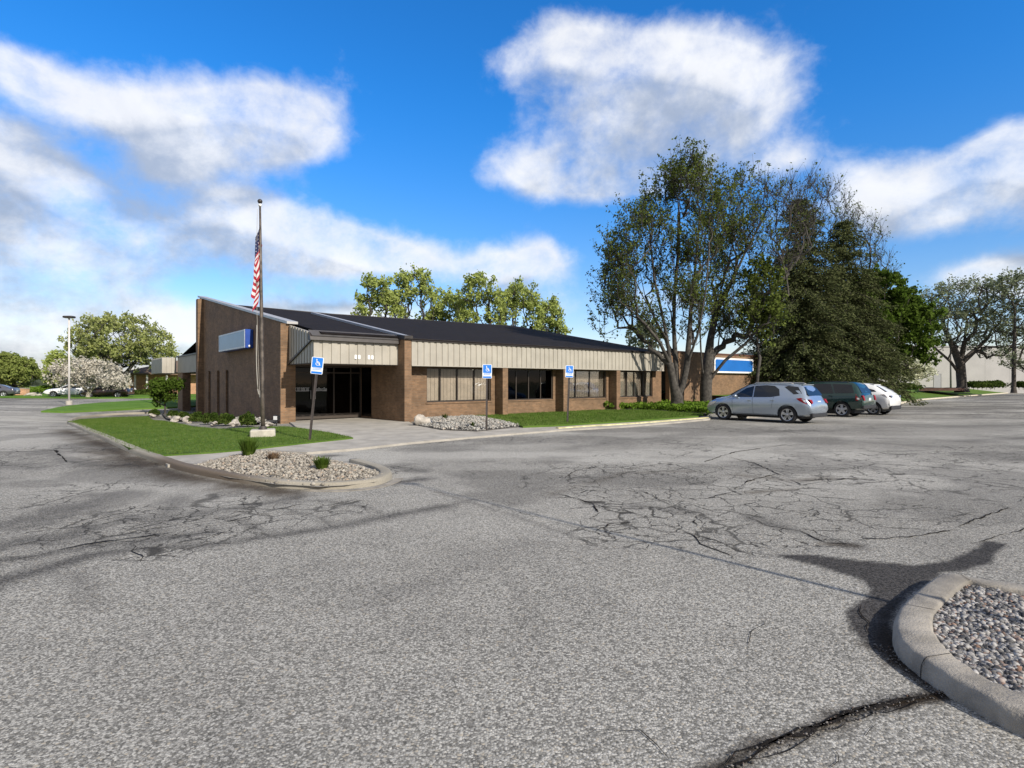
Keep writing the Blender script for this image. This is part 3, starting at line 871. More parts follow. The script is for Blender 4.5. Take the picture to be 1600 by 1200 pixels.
stones("white_stones", BED_R, 4200, .02, .06, .10, M_LIME, "white stones spread below the first window bay", 12, .7, .05)
BED_W = [wl(-3.9, 3.6), wl(-5.1, 3.0), wl(-5.5, 6.0), wl(-5.4, 12.0), wl(-5.6, 19.5), wl(-5.2, 24.0), wl(-3.9, 24.0)]
tag(poly_sheet("side_bed", BED_W, .105, M_SOIL, .5), kind='structure')
stones("bed_stones", [wl(-4.2, 4.0), wl(-5.0, 3.4), wl(-5.4, 6.2), wl(-5.3, 12.0), wl(-5.5, 19.0), wl(-5.1, 23.0), wl(-4.0, 23.0)], 1200, .04, .10, .12, M_LIME, "pale stones in the planting bed beside the blind brick side wall", 13)

stones("crack_debris", CRP, 260, .003, .008, .006, stone_mat("grit", (.025, .022, .02), (.20, .185, .17), (.12, .06, .035)), "loose grit and dry bits lying in the wide crack by the near island", 15, .5)
stones("kerb_debris", G([(1362,1006),(1395,1012),(1440,1050),(1480,1084),(1470,1090),(1420,1060),(1370,1024)]), 160, .003, .008, .006, bpy.data.materials["grit"], "loose grit and dry leaves along the foot of the near island kerb", 16, .5)
# far verges
tag(poly_sheet("verge", G([(64,642),(90,636),(130,631),(170,628),(240,624),(330,620),(330,633),(270,636),(215,638),(150,641),(100,643)], .1), .10, M_VERGE, 1.2, .12), kind='structure')
tag(poly_sheet("far_verge", [(-62,62),(-42,58),(-20,66),(-5,80),(-30,110),(-70,100)], .10, M_VERGE, 4.0, .12), kind='structure')
# rising bank at the right, below the long grey building
BANK = resample([(16.5, 33.6), wl(33, -7.4), (29, 43), (39, 54), (59, 72), (100, 108)], 2.0)
bank = MB(); rows = [offset_line(BANK, d) for d in (.12, 1.0, 4.0, 8.0, 26.0, 60.0)]; hs_ = [.10, .20, .74, .88, .95, .95]
for r in range(len(rows)-1):
    for i in range(len(BANK)-1):
        bank.add([(*rows[r][i], hs_[r]), (*rows[r][i+1], hs_[r]), (*rows[r+1][i+1], hs_[r+1]), (*rows[r+1][i], hs_[r+1])], [(0, 1, 2, 3)], 0, True)
tag(bank.build("grass_bank", M_LAWN, fix=True), kind='structure')
bo = resample(BANK, 1.0)
tag(kerb("bank_kerb", bo, offset_line(bo, .25), .12, plain("pale_tan_kerb", (.46, .41, .32), .9, .15, 3)), kind='structure')  # kerb in a paler tan concrete

# ---- grass blades over the two lawns (uncountable)
def blades(name, poly, n, h0, h1, w, z, mat, label, seed, lean=.5, cat='grass'):
    rs = np.random.RandomState(seed)
    P = np.array(poly); lo, hi = P.min(0), P.max(0)
    q = lo + rs.rand(n * 4, 2) * (hi - lo); q = q[inside_np(q[:, 0], q[:, 1], poly)][:n]; n = len(q)
    h = h0 + (h1-h0) * rs.rand(n); th = rs.rand(n) * 2*PI
    b = np.stack([np.cos(th), np.sin(th), 0*th], -1) * w
    ln = np.stack([rs.randn(n) * lean * h, rs.randn(n) * lean * h, h], -1)
    base = np.stack([q[:, 0], q[:, 1], zt_np(q[:, 0], q[:, 1]) + z], -1)
    V = np.stack([base - b, base + b, base + ln], 1).reshape(-1, 3)
    o = np_mesh(name, V, np.arange(3*n).reshape(-1, 3), mat)
    return tag(o, label, cat, kind='stuff')
M_BLADE = leaf_mat("grass_blade", (.075, .132, .022), (.105, .170, .032), (.16, .205, .06), .3)
blades("grass", LAWN_A, 60000, .03, .065, .006, .095, M_BLADE, "short mown grass of the lawn round the flagpole", 21)
blades("grass", LAWN_B, 36000, .04, .085, .008, .125, M_BLADE, "mown grass strip in front of the window bays", 22)

# ================================================================== THE OFFICE
ROT = math.atan2(UY, UX)
office = thing("office_building", "long low brown brick office with cream metal fascia and dark shingle roof", "building", (PX0, PY0, 0), ROT)
M_SHINGLE, T, bs, co, _o = base_mat("dark_shingles")
sp = T.new('ShaderNodeSeparateXYZ'); T.l.new(co, sp.inputs[0])
cb = T.new('ShaderNodeCombineXYZ'); T.l.new(sp.outputs[0], cb.inputs[0]); T.l.new(sp.outputs[1], cb.inputs[1])
br = T.new('ShaderNodeTexBrick'); T.l.new(cb.outputs[0], br.inputs['Vector'])
br.inputs['Scale'].default_value = 1.0; br.inputs['Brick Width'].default_value = .3; br.inputs['Row Height'].default_value = .14; br.inputs['Mortar Size'].default_value = .008
br.inputs['Color1'].default_value = (.010, .0085, .009, 1); br.inputs['Color2'].default_value = (.017, .014, .0145, 1); br.inputs['Mortar'].default_value = (.008, .007, .007, 1)
n = T.noise(co, .5, 5, .65)
T.l.new(T.mix(1.0, br.outputs[0], T.mix(n.outputs[0], (.75, .75, .75), (1.3, 1.25, 1.25)), 'MULTIPLY'), bs.inputs['Base Color'])
bs.inputs['Roughness'].default_value = .95; bs.inputs['Specular IOR Level'].default_value = .15
M_EAVE = plain("eave_apron", (.075, .07, .068), .6, .15, 2)
M_BLIND = plain("beige_blind", (.42, .355, .29), .8, .1, 3)
M_BLIND_D = plain("pale_beige_blind", (.44, .375, .305), .8, .12, 3)  # slightly paler beige for the two right-hand bays

def rib_panel(mb, a0, a1, b, z0, z1, pitch=.305, d=.035, thick=.10):
    """vertical ribbed sheet facing -b"""
    n = max(1, round((a1-a0)/pitch)); p = (a1-a0)/n
    prof = []
    for i in range(n):
        x = a0 + i*p
        prof += [(x, b), (x + p*.62, b), (x + p*.67, b + d), (x + p*.95, b + d)]
    prof.append((a1, b))
    vs = []
    for (x, y) in prof: vs += [(x, y, z0), (x, y, z1)]
    fs = [(2*i, 2*i+2, 2*i+3, 2*i+1) for i in range(len(prof)-1)]
    mb.add(vs, fs)
    mb.box(a0, a1, b + d + .003, b + thick, z0 + .002, z1 - .002)

# ---- window wall with its four openings
RIDGE_SL = .187
Z_EAVE = 3.50
def hole_wall(name, x0, x1, z0, z1, holes, y0, y1, mat, axis='y', top=None):
    """wall in the x/z plane with rectangular openings (x0,x1,z0,z1), thickness y0..y1"""
    xs = sorted({x0, x1, *[h[0] for h in holes], *[h[1] for h in holes]})
    mb = MB()
    topz = top or (lambda x: z1)
    def quad(p, q):                      # column between p and q
        hs = [h for h in holes if h[0] <= p + 1e-6 and h[1] >= q - 1e-6]
        spans = []
        if hs:
            h = hs[0]; spans = [((z0, z0), (h[2], h[2])), ((h[3], h[3]), (topz(p), topz(q)))]
        else: spans = [((z0, z0), (topz(p), topz(q)))]
        for (la, lb), (ua, ub) in spans:
            if ua - la < 1e-4 and ub - lb < 1e-4: continue
            mb.prism([(p, la), (q, lb), (q, ub), (p, ua)], 'y' if axis == 'y' else 'x', y0, y1)
    for p, q in zip(xs[:-1], xs[1:]): quad(p, q)
    return mb.build(name, mat, office)
BAYS = [(1.43, 5.0), (5.80, 9.12), (9.86, 13.36), (14.1, 17.7)]
SILL, HEAD = .80, 2.345
hole_wall("brick_wall", .34, 18.6, -.3, 2.38, [(a, b, SILL, HEAD) for a, b in BAYS], .60, .85, M_BRICK)
mull = [(.21, .47, .74), (.25, .5, .75), (.3, .62), (.33, .52, .76)]
for i, (a, b) in enumerate(BAYS):
    f = MB(); z0, z1 = SILL + .003, HEAD - .003; a += .003; b -= .003
    f.box(a, b, .66, .73, z0, z0+.05); f.box(a, b, .66, .73, z1-.05, z1); f.box(a, a+.05, .662, .728, z0+.05, z1-.05); f.box(b-.05, b, .662, .728, z0+.05, z1-.05)
    for t in mull[i]:
        x = a + (b-a)*t; f.box(x-.025, x+.025, .663, .727, z0+.05, z1-.05)
    win = f.build("window", M_FRAME, office)
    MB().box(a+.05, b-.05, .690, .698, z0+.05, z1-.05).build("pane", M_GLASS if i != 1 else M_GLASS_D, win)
    if i != 1:
        bl = MB(); x = a + .06; k = 0
        stops = [a+.06] + [a+(b-a)*t for t in mull[i]] + [b-.06]
        for p, q in zip(stops[:-1], stops[1:]):
            n = int((q-p-.08)/.09)
            for j in range(n):
                xx = p + .04 + j*(q-p-.08)/n
                bl.box(xx, xx + (q-p-.08)/n*.94, .760 + (.012 if j % 2 else 0), .768 + (.012 if j % 2 else 0), z0+.07, z1-.03)
        bl.build("blind", M_BLIND if i == 0 else M_BLIND_D, win)
    sl = MB().box(a-.05, b+.05, .565, .655, SILL-.065, SILL-.004).build("sill", M_BRICK, office)
# ---- piers standing in front of the window wall
for a in (5.25, 9.31, 13.56):
    MB().box(a, a+.32, .015, .597, -.3, 2.385).build("pier", M_BRICK, office)
MB().box(0, .33, 0, .595, -.3, 3.47).build("entrance_pier", M_BRICK, office)
# ---- fascia, soffit, roof edge
fb = MB(); rib_panel(fb, .34, 18.05, 0.0, 2.395, 3.425); fb.build("fascia", M_PANEL, office)
MB().box(.34, 18.05, .105, .86, 2.392, 2.43).build("soffit", M_SOFFIT, office)
MB().box(.30, 18.10, -.055, .10, 3.428, 3.53).build("gutter", M_TRIM, office)
MB().box(.34, 18.05, -.012, -.004, 2.375, 2.41).build("drip_edge", M_PANEL, office)
# end of the window block
MB().prism([(.02, 2.40), (14.0, 2.40), (14.0, 6.1), (.02, 3.5)], 'x', 17.96, 18.05).build("end_panel", M_PANEL, office)
MB().box(18.0, 18.3, .86, 12, -.3, 2.38).build("end_wall", M_BRICK, office)
# ---- roof: main slope from eave to ridge
def plane_hit(px, py):                   # where a sight line meets the roof slope, in office plan
    dx, dz = (px-800)/FPX, (HOR-py)/FPX
    # world: X=dx*Y, Z=CAMH+dz*Y ; b = dot((X-PX0, Y-PY0), v)
    # Z = Z_EAVE + RIDGE_SL*b + .03
    vb = (-UY, UX)
    k0 = -(PX0*vb[0] + PY0*vb[1]); k1 = dx*vb[0] + vb[1]
    Y = (Z_EAVE + .03 + RIDGE_SL*k0 - CAMH) / (dz - RIDGE_SL*k1)
    X = dx*Y
    a = (X-PX0)*UX + (Y-PY0)*UY; b = (X-PX0)*vb[0] + (Y-PY0)*vb[1]
    return a, b
rl = plane_hit(372, 477.5); rr = plane_hit(803, 509.5)
rl = (-3.32, rl[1])
rm = plane_hit(520, 491)
def zr(b): return Z_EAVE + .03 + RIDGE_SL*b
rf = MB()
top = [(-3.32, .50), (.0, .50), (.0, -.06), (18.12, -.06), rr, rm, rl]
# subdivide into quads by a so the shingle plane stays flat
vs = [(a, b, zr(b)) for a, b in top]
rf.add(vs, [tuple(range(len(vs)))])
rf.add([(a, b, zr(b)-.06) for a, b in top], [tuple(range(len(vs)-1, -1, -1))])
n = len(top)
for i in range(n):
    a, b = top[i], top[(i+1) % n]
    rf.add([(*a, zr(a[1])), (*a, zr(a[1])-.06), (*b, zr(b[1])-.06), (*b, zr(b[1]))], [(0, 1, 2, 3)])
# far slope behind the ridge
rf.add([(*rl, zr(rl[1])-.002), (*rm, zr(rm[1])-.002), (*rr, zr(rr[1])-.002), (18.1, 30, 3.5), (-3.3, 30, 3.5)], [(0, 1, 2, 3, 4)])
roof = rf.build("roof", M_SHINGLE, office)
# ridge cap and rake edge
rc = MB()
rc.tube([(*rl, zr(rl[1])), (*rm, zr(rm[1])), (*rr, zr(rr[1]))], .035, 6); rc.tube([(*rr, zr(rr[1])), (18.12, -.06, zr(-.06))], .03, 6)
rc.build("ridge_cap", M_TRIM, roof)
# fire wall flashing running up the roof from the entrance pier
fl = MB(); bb = np.linspace(0.0, 10.6, 12)
for b0, b1 in zip(bb[:-1], bb[1:]):
    fl.prism([(b0, zr(b0)-.05), (b1, zr(b1)-.05), (b1, zr(b1)+.10), (b0, zr(b0)+.10)], 'x', .03, .30)
fl.build("roof_parapet", M_FLASH, office)
MB().prism([(-.06, 3.472), (.62, 3.472), (.62, zr(.62)+.06), (-.06, zr(-.06)+.12)], 'x', -.03, .36).build("pier_cap", M_TRIM, office)
# ---- entrance canopy
cf = MB(); rib_panel(cf, -3.6, -.005, .55, 2.425, 3.30, .36); cf.build("canopy_fascia", M_PANEL, office)
MB().box(-3.60, -.005, .66, 4.0, 2.415, 2.45).build("canopy_soffit", M_SOFFIT, office)
MB().prism([(.40, 3.305), (.66, 3.305), (.66, 3.60), (.44, 3.44)], 'x', -3.78, -.005).build("canopy_gutter", M_TRIM, office)
MB().prism([(.44, 3.45), (.85, zr(.85)+.012), (.85, zr(.85)+.03), (.42, 3.475)], 'x', -3.70, -.005).build("canopy_apron", M_EAVE, office)
sd = MB(); nb = 9
for i in range(nb):                       # ribbed cheek below the roof rake
    b0 = .662 + (3.395-.662)*i/nb; b1 = .662 + (3.395-.662)*(i+1)/nb; m_ = b0 + (b1-b0)*.7
    sd.prism([(b0, 2.45), (m_, 2.45), (m_, zr(m_)-.07), (b0, zr(b0)-.07)], 'x', -3.60, -3.50)
    sd.prism([(m_, 2.45), (b1, 2.45), (b1, zr(b1)-.07), (m_, zr(m_)-.07)], 'x', -3.57, -3.50)
sd.build("canopy_cheek", M_PANEL, office)
MB().prism([(.58, 3.34), (.70, 3.34), (3.39, 2.50), (3.39, 2.40)], 'x', -3.66, -3.603).build("diagonal_trim", M_TRIM, office)
MB().box(-3.64, -.0, .545, .56, 2.405, 2.424).build("canopy_drip", M_TRIM, office)
def rrect_(w, h, r, n=4):
    P = []
    for cx, cy, t0 in ((w-r, h-r, 0), (-w+r, h-r, 90), (-w+r, -h+r, 180), (w-r, -h+r, 270)):
        for k in range(n+1):
            t = math.radians(t0 + 90*k/n); P.append((cx + r*math.cos(t), cy + r*math.sin(t)))
    return P
# house number: two pale pairs of figures on the canopy, too small to read in the photo
for x0 in (-1.95, -1.38):
    for k in range(2):
        num = MB(); x = x0 + k*.15
        num.prism([(px_+x+.05, pz_+2.71) for px_, pz_ in rrect_(.05, .085, .03)], 'y', .535, .546)
        num.build("house_number", M_WHITE, office)
# ---- recessed entrance
MB().box(.0, .30, .60, 4.3, -.3, 2.415).build("entrance_side_wall", M_BRICK, office)
MB().box(-.012, -.003, 3.05, 4.05, .12, 2.38).build("side_light", M_GLASS_D, office)
gd = MB()
z0, z1 = .06, 2.41
for x in (-3.30, -2.33, -1.36, -.55, -.07): gd.box(x, x+.06, 4.10, 4.18, z0, z1)
for p, q in ((-3.24, -2.33), (-2.27, -1.36), (-1.30, -.55), (-.49, -.07)):
    gd.box(p, q, 4.105, 4.175, z0, z0+.22); gd.box(p, q, 4.105, 4.175, z1-.32, z1-.26); gd.box(p, q, 4.105, 4.175, z1-.06, z1)
dr = gd.build("glass_entrance", M_FRAME, office)
pn = MB()
for p, q in ((-3.24, -2.33), (-2.27, -1.36), (-1.30, -.55), (-.49, -.07)): pn.box(p, q, 4.135, 4.143, z0+.22, z1-.06)
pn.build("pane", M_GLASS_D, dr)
hd = MB(); hd.tube([(-2.40, 4.06, .95), (-2.40, 4.06, 1.35)], .015, 8); hd.tube([(-2.20, 4.06, .95), (-2.20, 4.06, 1.35)], .015, 8); hd.build("handle", M_FLASH, dr)
# two blurred words in white letters on the glass
M_VINYL = plain("white_vinyl", (.55, .56, .58), .5, .05)
rnd = random.Random(8)
for x, w in ((-3.14, 9), (-2.20, 7)):
    lt = MB(); lt.box(x, x + w*.080 - .02, 4.1245, 4.126, 1.30, 1.318)
    for k in range(w):
        xx = x + k*.080; zz = 1.318
        hh = .14 if (k == 0 or w == 9) else rnd.choice((.09, .09, .13))
        lt.box(xx, xx+.018, 4.118, 4.124, zz, zz+hh); lt.box(xx+.018, xx+.055, 4.118, 4.124, zz + (hh-.02), zz+hh)
        if rnd.random() < .6: lt.box(xx+.042, xx+.058, 4.118, 4.124, zz, zz+hh-.02)
    lt.build("door_lettering", M_VINYL, dr)
# dim rooms behind the glass
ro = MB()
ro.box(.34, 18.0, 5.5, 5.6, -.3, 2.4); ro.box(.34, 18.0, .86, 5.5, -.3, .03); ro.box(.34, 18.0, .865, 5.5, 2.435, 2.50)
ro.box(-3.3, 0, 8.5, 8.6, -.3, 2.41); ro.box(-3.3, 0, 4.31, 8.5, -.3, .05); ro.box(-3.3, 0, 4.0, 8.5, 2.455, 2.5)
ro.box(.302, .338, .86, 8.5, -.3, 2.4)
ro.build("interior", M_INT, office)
# ---- blind side wall rising with the roof, three slit windows
def ztop(b): return 4.16 + .178*(b-3.4)
SL = [(13.15, 13.75), (15.15, 15.75), (17.35, 17.95)]
hole_wall("side_wall", 3.4, 20.4, -1.4, 7, [(a, b, -.20, 2.37) for a, b in SL], -3.60, -3.30, M_BRICK, 'x', ztop)
for p, q in SL:
    f = MB(); f.box(-3.50, -3.44, p, p+.05, -.2, 2.37); f.box(-3.50, -3.44, q-.05, q, -.2, 2.37); f.box(-3.499, -3.441, p+.05, q-.05, -.2, -.14); f.box(-3.499, -3.441, p+.05, q-.05, 2.31, 2.37)
    w = f.build("slit_window", M_FRAME, office)
    MB().box(-3.474, -3.466, p+.05, q-.05, -.14, 2.31).build("pane", M_GLASS_D, w)
    MB().box(-3.36, -3.35, p, q, -.2, 2.37).build("backing", M_BLACK, w)
MB().box(-3.92, -3.602, 3.4, 3.74, -.3, ztop(3.45)-.02).build("side_pier", M_BRICK, office)
MB().box(-3.92, -3.602, 19.3, 19.85, -1.4, ztop(19.3)-.02).build("side_pier", M_BRICK, office)
cp = MB(); bb = np.linspace(3.28, 20.5, 10)
for b0, b1 in zip(bb[:-1], bb[1:]):
    cp.prism([(b0, ztop(b0)+.003), (b1, ztop(b1)+.003), (b1, ztop(b1)+.11), (b0, ztop(b0)+.11)], 'x', -3.70, -3.24)
cp.build("parapet_coping", M_FLASH, office)
bk = MB(); bk.prism([(-3.3, -1.4), (18.0, -1.4), (18.0, 3.4), (-3.3, 3.4)], 'y', 20.1, 20.35); bk.build("rear_wall", M_BRICK, office)
# ---- brick block at the right end, carrying the second wall sign
MB().box(18.62, 33.0, 0, .30, -.3, 3.58).build("end_block_wall", M_BRICK, office)
MB().box(32.7, 33.0, .302, 14, -.3, 3.58).build("end_block_side", M_BRICK, office)
MB().box(18.58, 33.04, -.04, .36, 3.583, 3.68).build("end_block_coping", plain("red_brown_coping", (.10, .045, .03), .6, .2), office)
MB().box(18.62, 32.69, .302, 14, 3.45, 3.55).build("end_block_roof", M_TRIM, office)
# ---- drive-up canopy at the back
dc = MB()
def rib_y(mb, b0, b1, a, z0, z1, pitch=.36):
    n = max(1, round((b1-b0)/pitch)); p = (b1-b0)/n
    for i in range(n):
        x = b0 + i*p; mb.box(a, a+.1, x, x+p*.66, z0, z1); mb.box(a+.03, a+.099, x+p*.66, x+p, z0, z1)
rib_y(dc, 20.42, 28.4, -3.55, 2.38, 3.56); rib_panel(dc, -4.5, -3.56, 28.7, 2.38, 3.56, .36); rib_y(dc, 28.81, 34, -4.5, 2.38, 3.56)
dc.build("drive_canopy_fascia", M_PANEL, office)
MB().box(-3.44, 6, 20.42, 34, 2.40, 2.46).build("drive_canopy_soffit", M_SOFFIT, office)
MB().box(-3.62, 6, 20.42, 28.6, 3.563, 3.66).build("drive_canopy_edge", M_TRIM, office)
MB().box(-3.58, -3.05, 26.2, 28.0, -1.2, 2.398).build("drive_canopy_pier", M_BRICK, office)
MB().box(4.0, 4.6, 26.2, 28.0, -1.2, 2.398).build("drive_canopy_pier", M_BRICK, office)

# ================================================================== SIGN BOXES ON THE WALLS
def W3(a, b, z): x, y = wl(a, b); return (x, y, z)
M_BLUEGREY = plain("blue_sign_face", (.10, .21, .36), .35, .08, 1.5)
M_BLUEFACE = plain("bright_blue_face", (.02, .14, .46), .35, .06, 1.5)
M_SILV = plain("pale_sign_frame", (.48, .52, .58), .4, .08)
sg = thing("wall_sign", "blank blue box sign on the tall blind side wall", "sign", W3(-3.6, 11.0, 3.35), ROT)
b = MB(); b.bevbox(-.38, -.005, -2.6, 2.6, 0, .92, .03); b.build("sign_box", plain("deep_blue_cabinet", (.015, .06, .30), .35, .1), sg)
f = MB(); f.box(-.40, -.382, -2.55, 2.55, .02, .10); f.box(-.40, -.382, -2.55, 2.55, .84, .91); f.box(-.40, -.382, -2.55, -2.48, .10, .84); f.box(-.40, -.382, 2.48, 2.55, .10, .84)
f.build("frame", M_SILV, sg)
MB().box(-.392, -.383, -2.48, 2.48, .10, .84).build("sign_face", M_BLUEGREY, sg)
MB().lathe([(0, -.005), (.06, 0), (.06, .03), (0, .035)], (-.19, -2.635, .10), 12, axis='y').build("lamp_cap", M_WHITE, sg)
sg = thing("wall_sign", "blue sign with a rounded white border on the brick wall behind the silver car", "sign", W3(26.05, 0, 2.33), ROT)
def rrect(w, h, r, n=6):
    P = []
    for cx, cy, t0 in ((w-r, h-r, 0), (-w+r, h-r, 90), (-w+r, -h+r, 180), (w-r, -h+r, 270)):
        for k in range(n+1):
            t = math.radians(t0 + 90*k/n); P.append((cx + r*math.cos(t), cy + r*math.sin(t)))
    return P
MB().prism([(x, z+.52) for x, z in rrect(2.65, .52, .18)], 'y', -.24, -.004).build("sign_box", M_WHITE, sg)
MB().prism([(x, z+.52) for x, z in rrect(2.52, .40, .12)], 'y', -.252, -.243).build("sign_face", M_BLUEFACE, sg)

# ================================================================== FLAGPOLE AND FLAG
fx, fy = gp(411, 683, .1); fx = xat(411, fy + .35); fz = zt(fx, fy) + .10
pole = thing("flagpole", "weathered bronze flagpole on a square concrete footing in the lawn", "flagpole", (fx, fy + .35, fz))
pole.rotation_euler = (0, math.radians(-.75), 0)
blk = MB(); blk.bevbox(-.34, .34, -.34, .34, -.15, .20, .025); fo = blk.build("footing", plain("footing_concrete", (.42, .39, .33), .9, .2, 4, bump=.5), pole)
fo.rotation_euler = (0, 0, ROT * .55)
PH = zat(322, fy + .35) - fz
MB().tube([(0, 0, .2), (0, 0, 1.2), (0, 0, 3.3), (0, 0, PH*.7), (0, 0, PH)], [.060, .058, .054, .042, .028], 14).build("pole_shaft", plain("weathered_bronze", (.10, .082, .068), .55, .5, 5, metal=.35), pole)
MB().lathe([(.12, .2), (.12, .23), (.09, .27), (.075, .30)], (0, 0, 0), 16).build("base_collar", M_POST, pole)
MB().lathe([(.0, -.02), (.045, .0), (.045, .05), (.02, .07)], (0, 0, PH), 12).build("truck", M_WHITE, pole)
bl = MB(); bl.lathe([(.07*math.sin(PI*k/10), .14 - .07*math.cos(PI*k/10)) for k in range(11)], (0, 0, PH), 14); bl.build("ball_finial", M_TRIM, pole)
hp = [(-.06 - .05*math.sin(t*PI), -.05, PH - .1 - t*(PH-1.25)) for t in np.linspace(0, 1, 24)]
hy = MB(); hy.tube(hp, .006, 5); hy.tube([(-.115 - .03*math.sin(t*PI), -.05, 3.3 - t*1.9) for t in np.linspace(0, 1, 12)], .013, 5)
hy.tube([(-.115, -.05, 1.4), (-.10, -.05, 1.28), (-.07, -.05, 1.22)], .013, 5)
hy.build("halyard", plain("white_rope", (.34, .32, .29), .8, .1), pole)
MB().box(-.09, -.06, -.02, .02, 1.15, 1.35).build("cleat", M_FLASH, pole)
# limp flag, folded close to the pole
fm = []
for nm, c in (("flag_red", (.30, .006, .018)), ("flag_white", (.52, .50, .50)), ("flag_blue", (.008, .012, .055))):
    m, T, bs, co, _o = base_mat(nm); bs.inputs['Base Color'].default_value = (*c, 1); bs.inputs['Roughness'].default_value = .8
    fm.append(m)
ft = zat(352, fy + .35) - fz
HO, FLY = 1.45, 1.30
ns, ntt = 64, 52
FV, FF, FM = [], [], []
for i in range(ns+1):
    s = i/ns
    for j in range(ntt+1):
        t = j/ntt
        # cloth hangs: the fly end has dropped straight down below the hoist, in loose pleats
        sag = FLY * s * .93
        out = .0 + .34 * math.sin(min(1, s*1.15)*PI*.62) * (.35 + .65*t) + .05*math.sin(9*s + 3*t)
        fold = math.sin(s*15 + t*2.2) * .085 * min(1, 3*s + .1)
        x = .02 - out * (.80 + .25*math.sin(5*s+1)) * (1 - .15*s)
        y = -.05 + fold + .03*math.sin(t*8 + s*4)
        z = ft - t*HO*(1 - .08*s) - sag + .05*math.sin(s*15 + t*2.2)
        FV.append((x + fold*.5, y, z))
for i in range(ns):
    for j in range(ntt):
        k = i*(ntt+1)+j
        FF.append((k, k+1, k+ntt+2, k+ntt+1))
        st = int((j+.5)/ntt*13)
        can = (i+.5)/ns < .40 and st < 7
        star = can and (i % 4 == 1) and (j % 4 == 1) 
        FM.append(2 if can and not star else (1 if star else (0 if st % 2 == 0 else 1)))
flag = np_mesh("flag", FV, FF, fm, smooth=True, midx=FM)
flag.location = pole.location; flag.rotation_euler = pole.rotation_euler
tag(flag, "striped red and white flag with dark blue corner hanging limp on the flagpole", "flag")

# ================================================================== PARKING SIGNS
M_SIGNBLUE = plain("parking_sign_blue", (.01, .17, .62), .45, .05)
M_SIGNWHITE = plain("parking_sign_white", (.72, .75, .78), .5, .04)
def parking_sign(label, foot, topx, topy, h_panel=.47, w_panel=.32, tilt=0.0, dz=.1):
    X, Y = gp(*foot, dz); z0 = zt(X, Y) + dz
    H = zat(topy, Y) - z0
    lean = (topx - foot[0]) / FPX * Y
    r = thing("parking_sign", label, "sign", (X, Y, z0), 0, "accessible parking signs along the walk")
    r.rotation_euler = (0, math.atan2(lean, H - h_panel/2), ROT * .25)
    p = MB(); p.box(-.032, .032, -.012, .012, -.2, H - .02); p.box(-.032, -.020, -.030, -.012, -.2, H - .02); p.box(.020, .032, -.030, -.012, -.2, H - .02)
    p.build("post", M_POST, r)
    w, h = w_panel/2, h_panel/2; zc = H - h
    pan = MB().prism([(x, z+zc) for x, z in rrect(w, h, .03)], 'y', -.036, -.032).build("sign_panel", M_SIGNWHITE, r)
    MB().prism([(x, z+zc+h*.36) for x, z in rrect(w*.88, h*.58, .015)], 'y', -.0385, -.0365).build("blue_field", M_SIGNBLUE, pan)
    sy = MB(); zc2 = zc + h*.36; k = w*.95; y0, y1 = -.0415, -.039
    cc = [(.05*k + .33*k*math.cos(math.radians(t)), zc2 - .17*k + .33*k*math.sin(math.radians(t))) for t in range(-200, 61, 20)]
    for a, b in zip(cc[:-1], cc[1:]):
        dx, dz_ = b[0]-a[0], b[1]-a[1]; L = math.hypot(dx, dz_); nx, nz = -dz_/L*.045*k, dx/L*.045*k
        sy.prism([(a[0]-nx, a[1]-nz), (b[0]-nx, b[1]-nz), (b[0]+nx, b[1]+nz), (a[0]+nx, a[1]+nz)], 'y', y0, y1)
    def bar(a, b, wd):
        a = (a[0]*k, zc2 + a[1]*k); b = (b[0]*k, zc2 + b[1]*k)
        dx, dz_ = b[0]-a[0], b[1]-a[1]; L = math.hypot(dx, dz_); nx, nz = -dz_/L*wd*k/2, dx/L*wd*k/2
        sy.prism([(a[0]-nx, a[1]-nz), (b[0]-nx, b[1]-nz), (b[0]+nx, b[1]+nz), (a[0]+nx, a[1]+nz)], 'y', y0 - .0006, y1)
    bar((-.14, .42), (-.06, -.10), .13); bar((-.08, -.07), (.28, -.07), .12); bar((.26, -.05), (.46, -.50), .12); bar((-.12, .18), (.20, .18), .09); bar((.44, -.48), (.56, -.42), .09)
    sy.prism([(-.15*k + .10*k*math.cos(t*PI/5), zc2 + .55*k + .10*k*math.sin(t*PI/5)) for t in range(10)], 'y', y0, y1)
    sy.build("wheelchair_symbol", M_SIGNWHITE, pan)
    MB().box(-w*.88, w*.88, -.0385, -.0365, zc - h*.95, zc - h*.70).build("blue_band", M_SIGNBLUE, pan)
    tx = MB(); rn = random.Random(3)
    for row in (-.36, -.52):
        x = -w*.72
        while x < w*.70:
            ww = w*rn.uniform(.09, .14); tx.box(x, x+ww, -.0385, -.0365, zc + h*row, zc + h*(row+.10)); x += ww + w*.06
    tx.build("lettering", M_SIGNBLUE, pan)
    return r
parking_sign("blue and white parking sign on a leaning post at the lawn edge by the entrance", (484, 687), 495.5, 557.5, dz=.1)
parking_sign("blue and white accessible parking sign standing in the white stones below the windows", (760, 671), 761, 569.5, dz=.1)
parking_sign("blue and white parking sign on the grass strip before the middle brick pier", (886.5, 660), 889.5, 571, dz=.13)

# ---- ground floodlight for the flag, by the side pier
X, Y = gp(432, 661.5, .1)
fl = thing("floodlight", "small white floodlight on a black stake beside the side wall's front corner", "floodlight", (X, Y, zt(X, Y) + .1), -.3)
MB().tube([(0, 0, -.1), (0, 0, .13)], .02, 8).build("stake", M_BLACK, fl)
MB().bevbox(-.11, .11, -.07, .09, .12, .31, .02).build("housing", M_BLACK, fl)
MB().box(-.085, .085, -.078, -.072, .14, .29).build("lens", M_WHITE, fl)

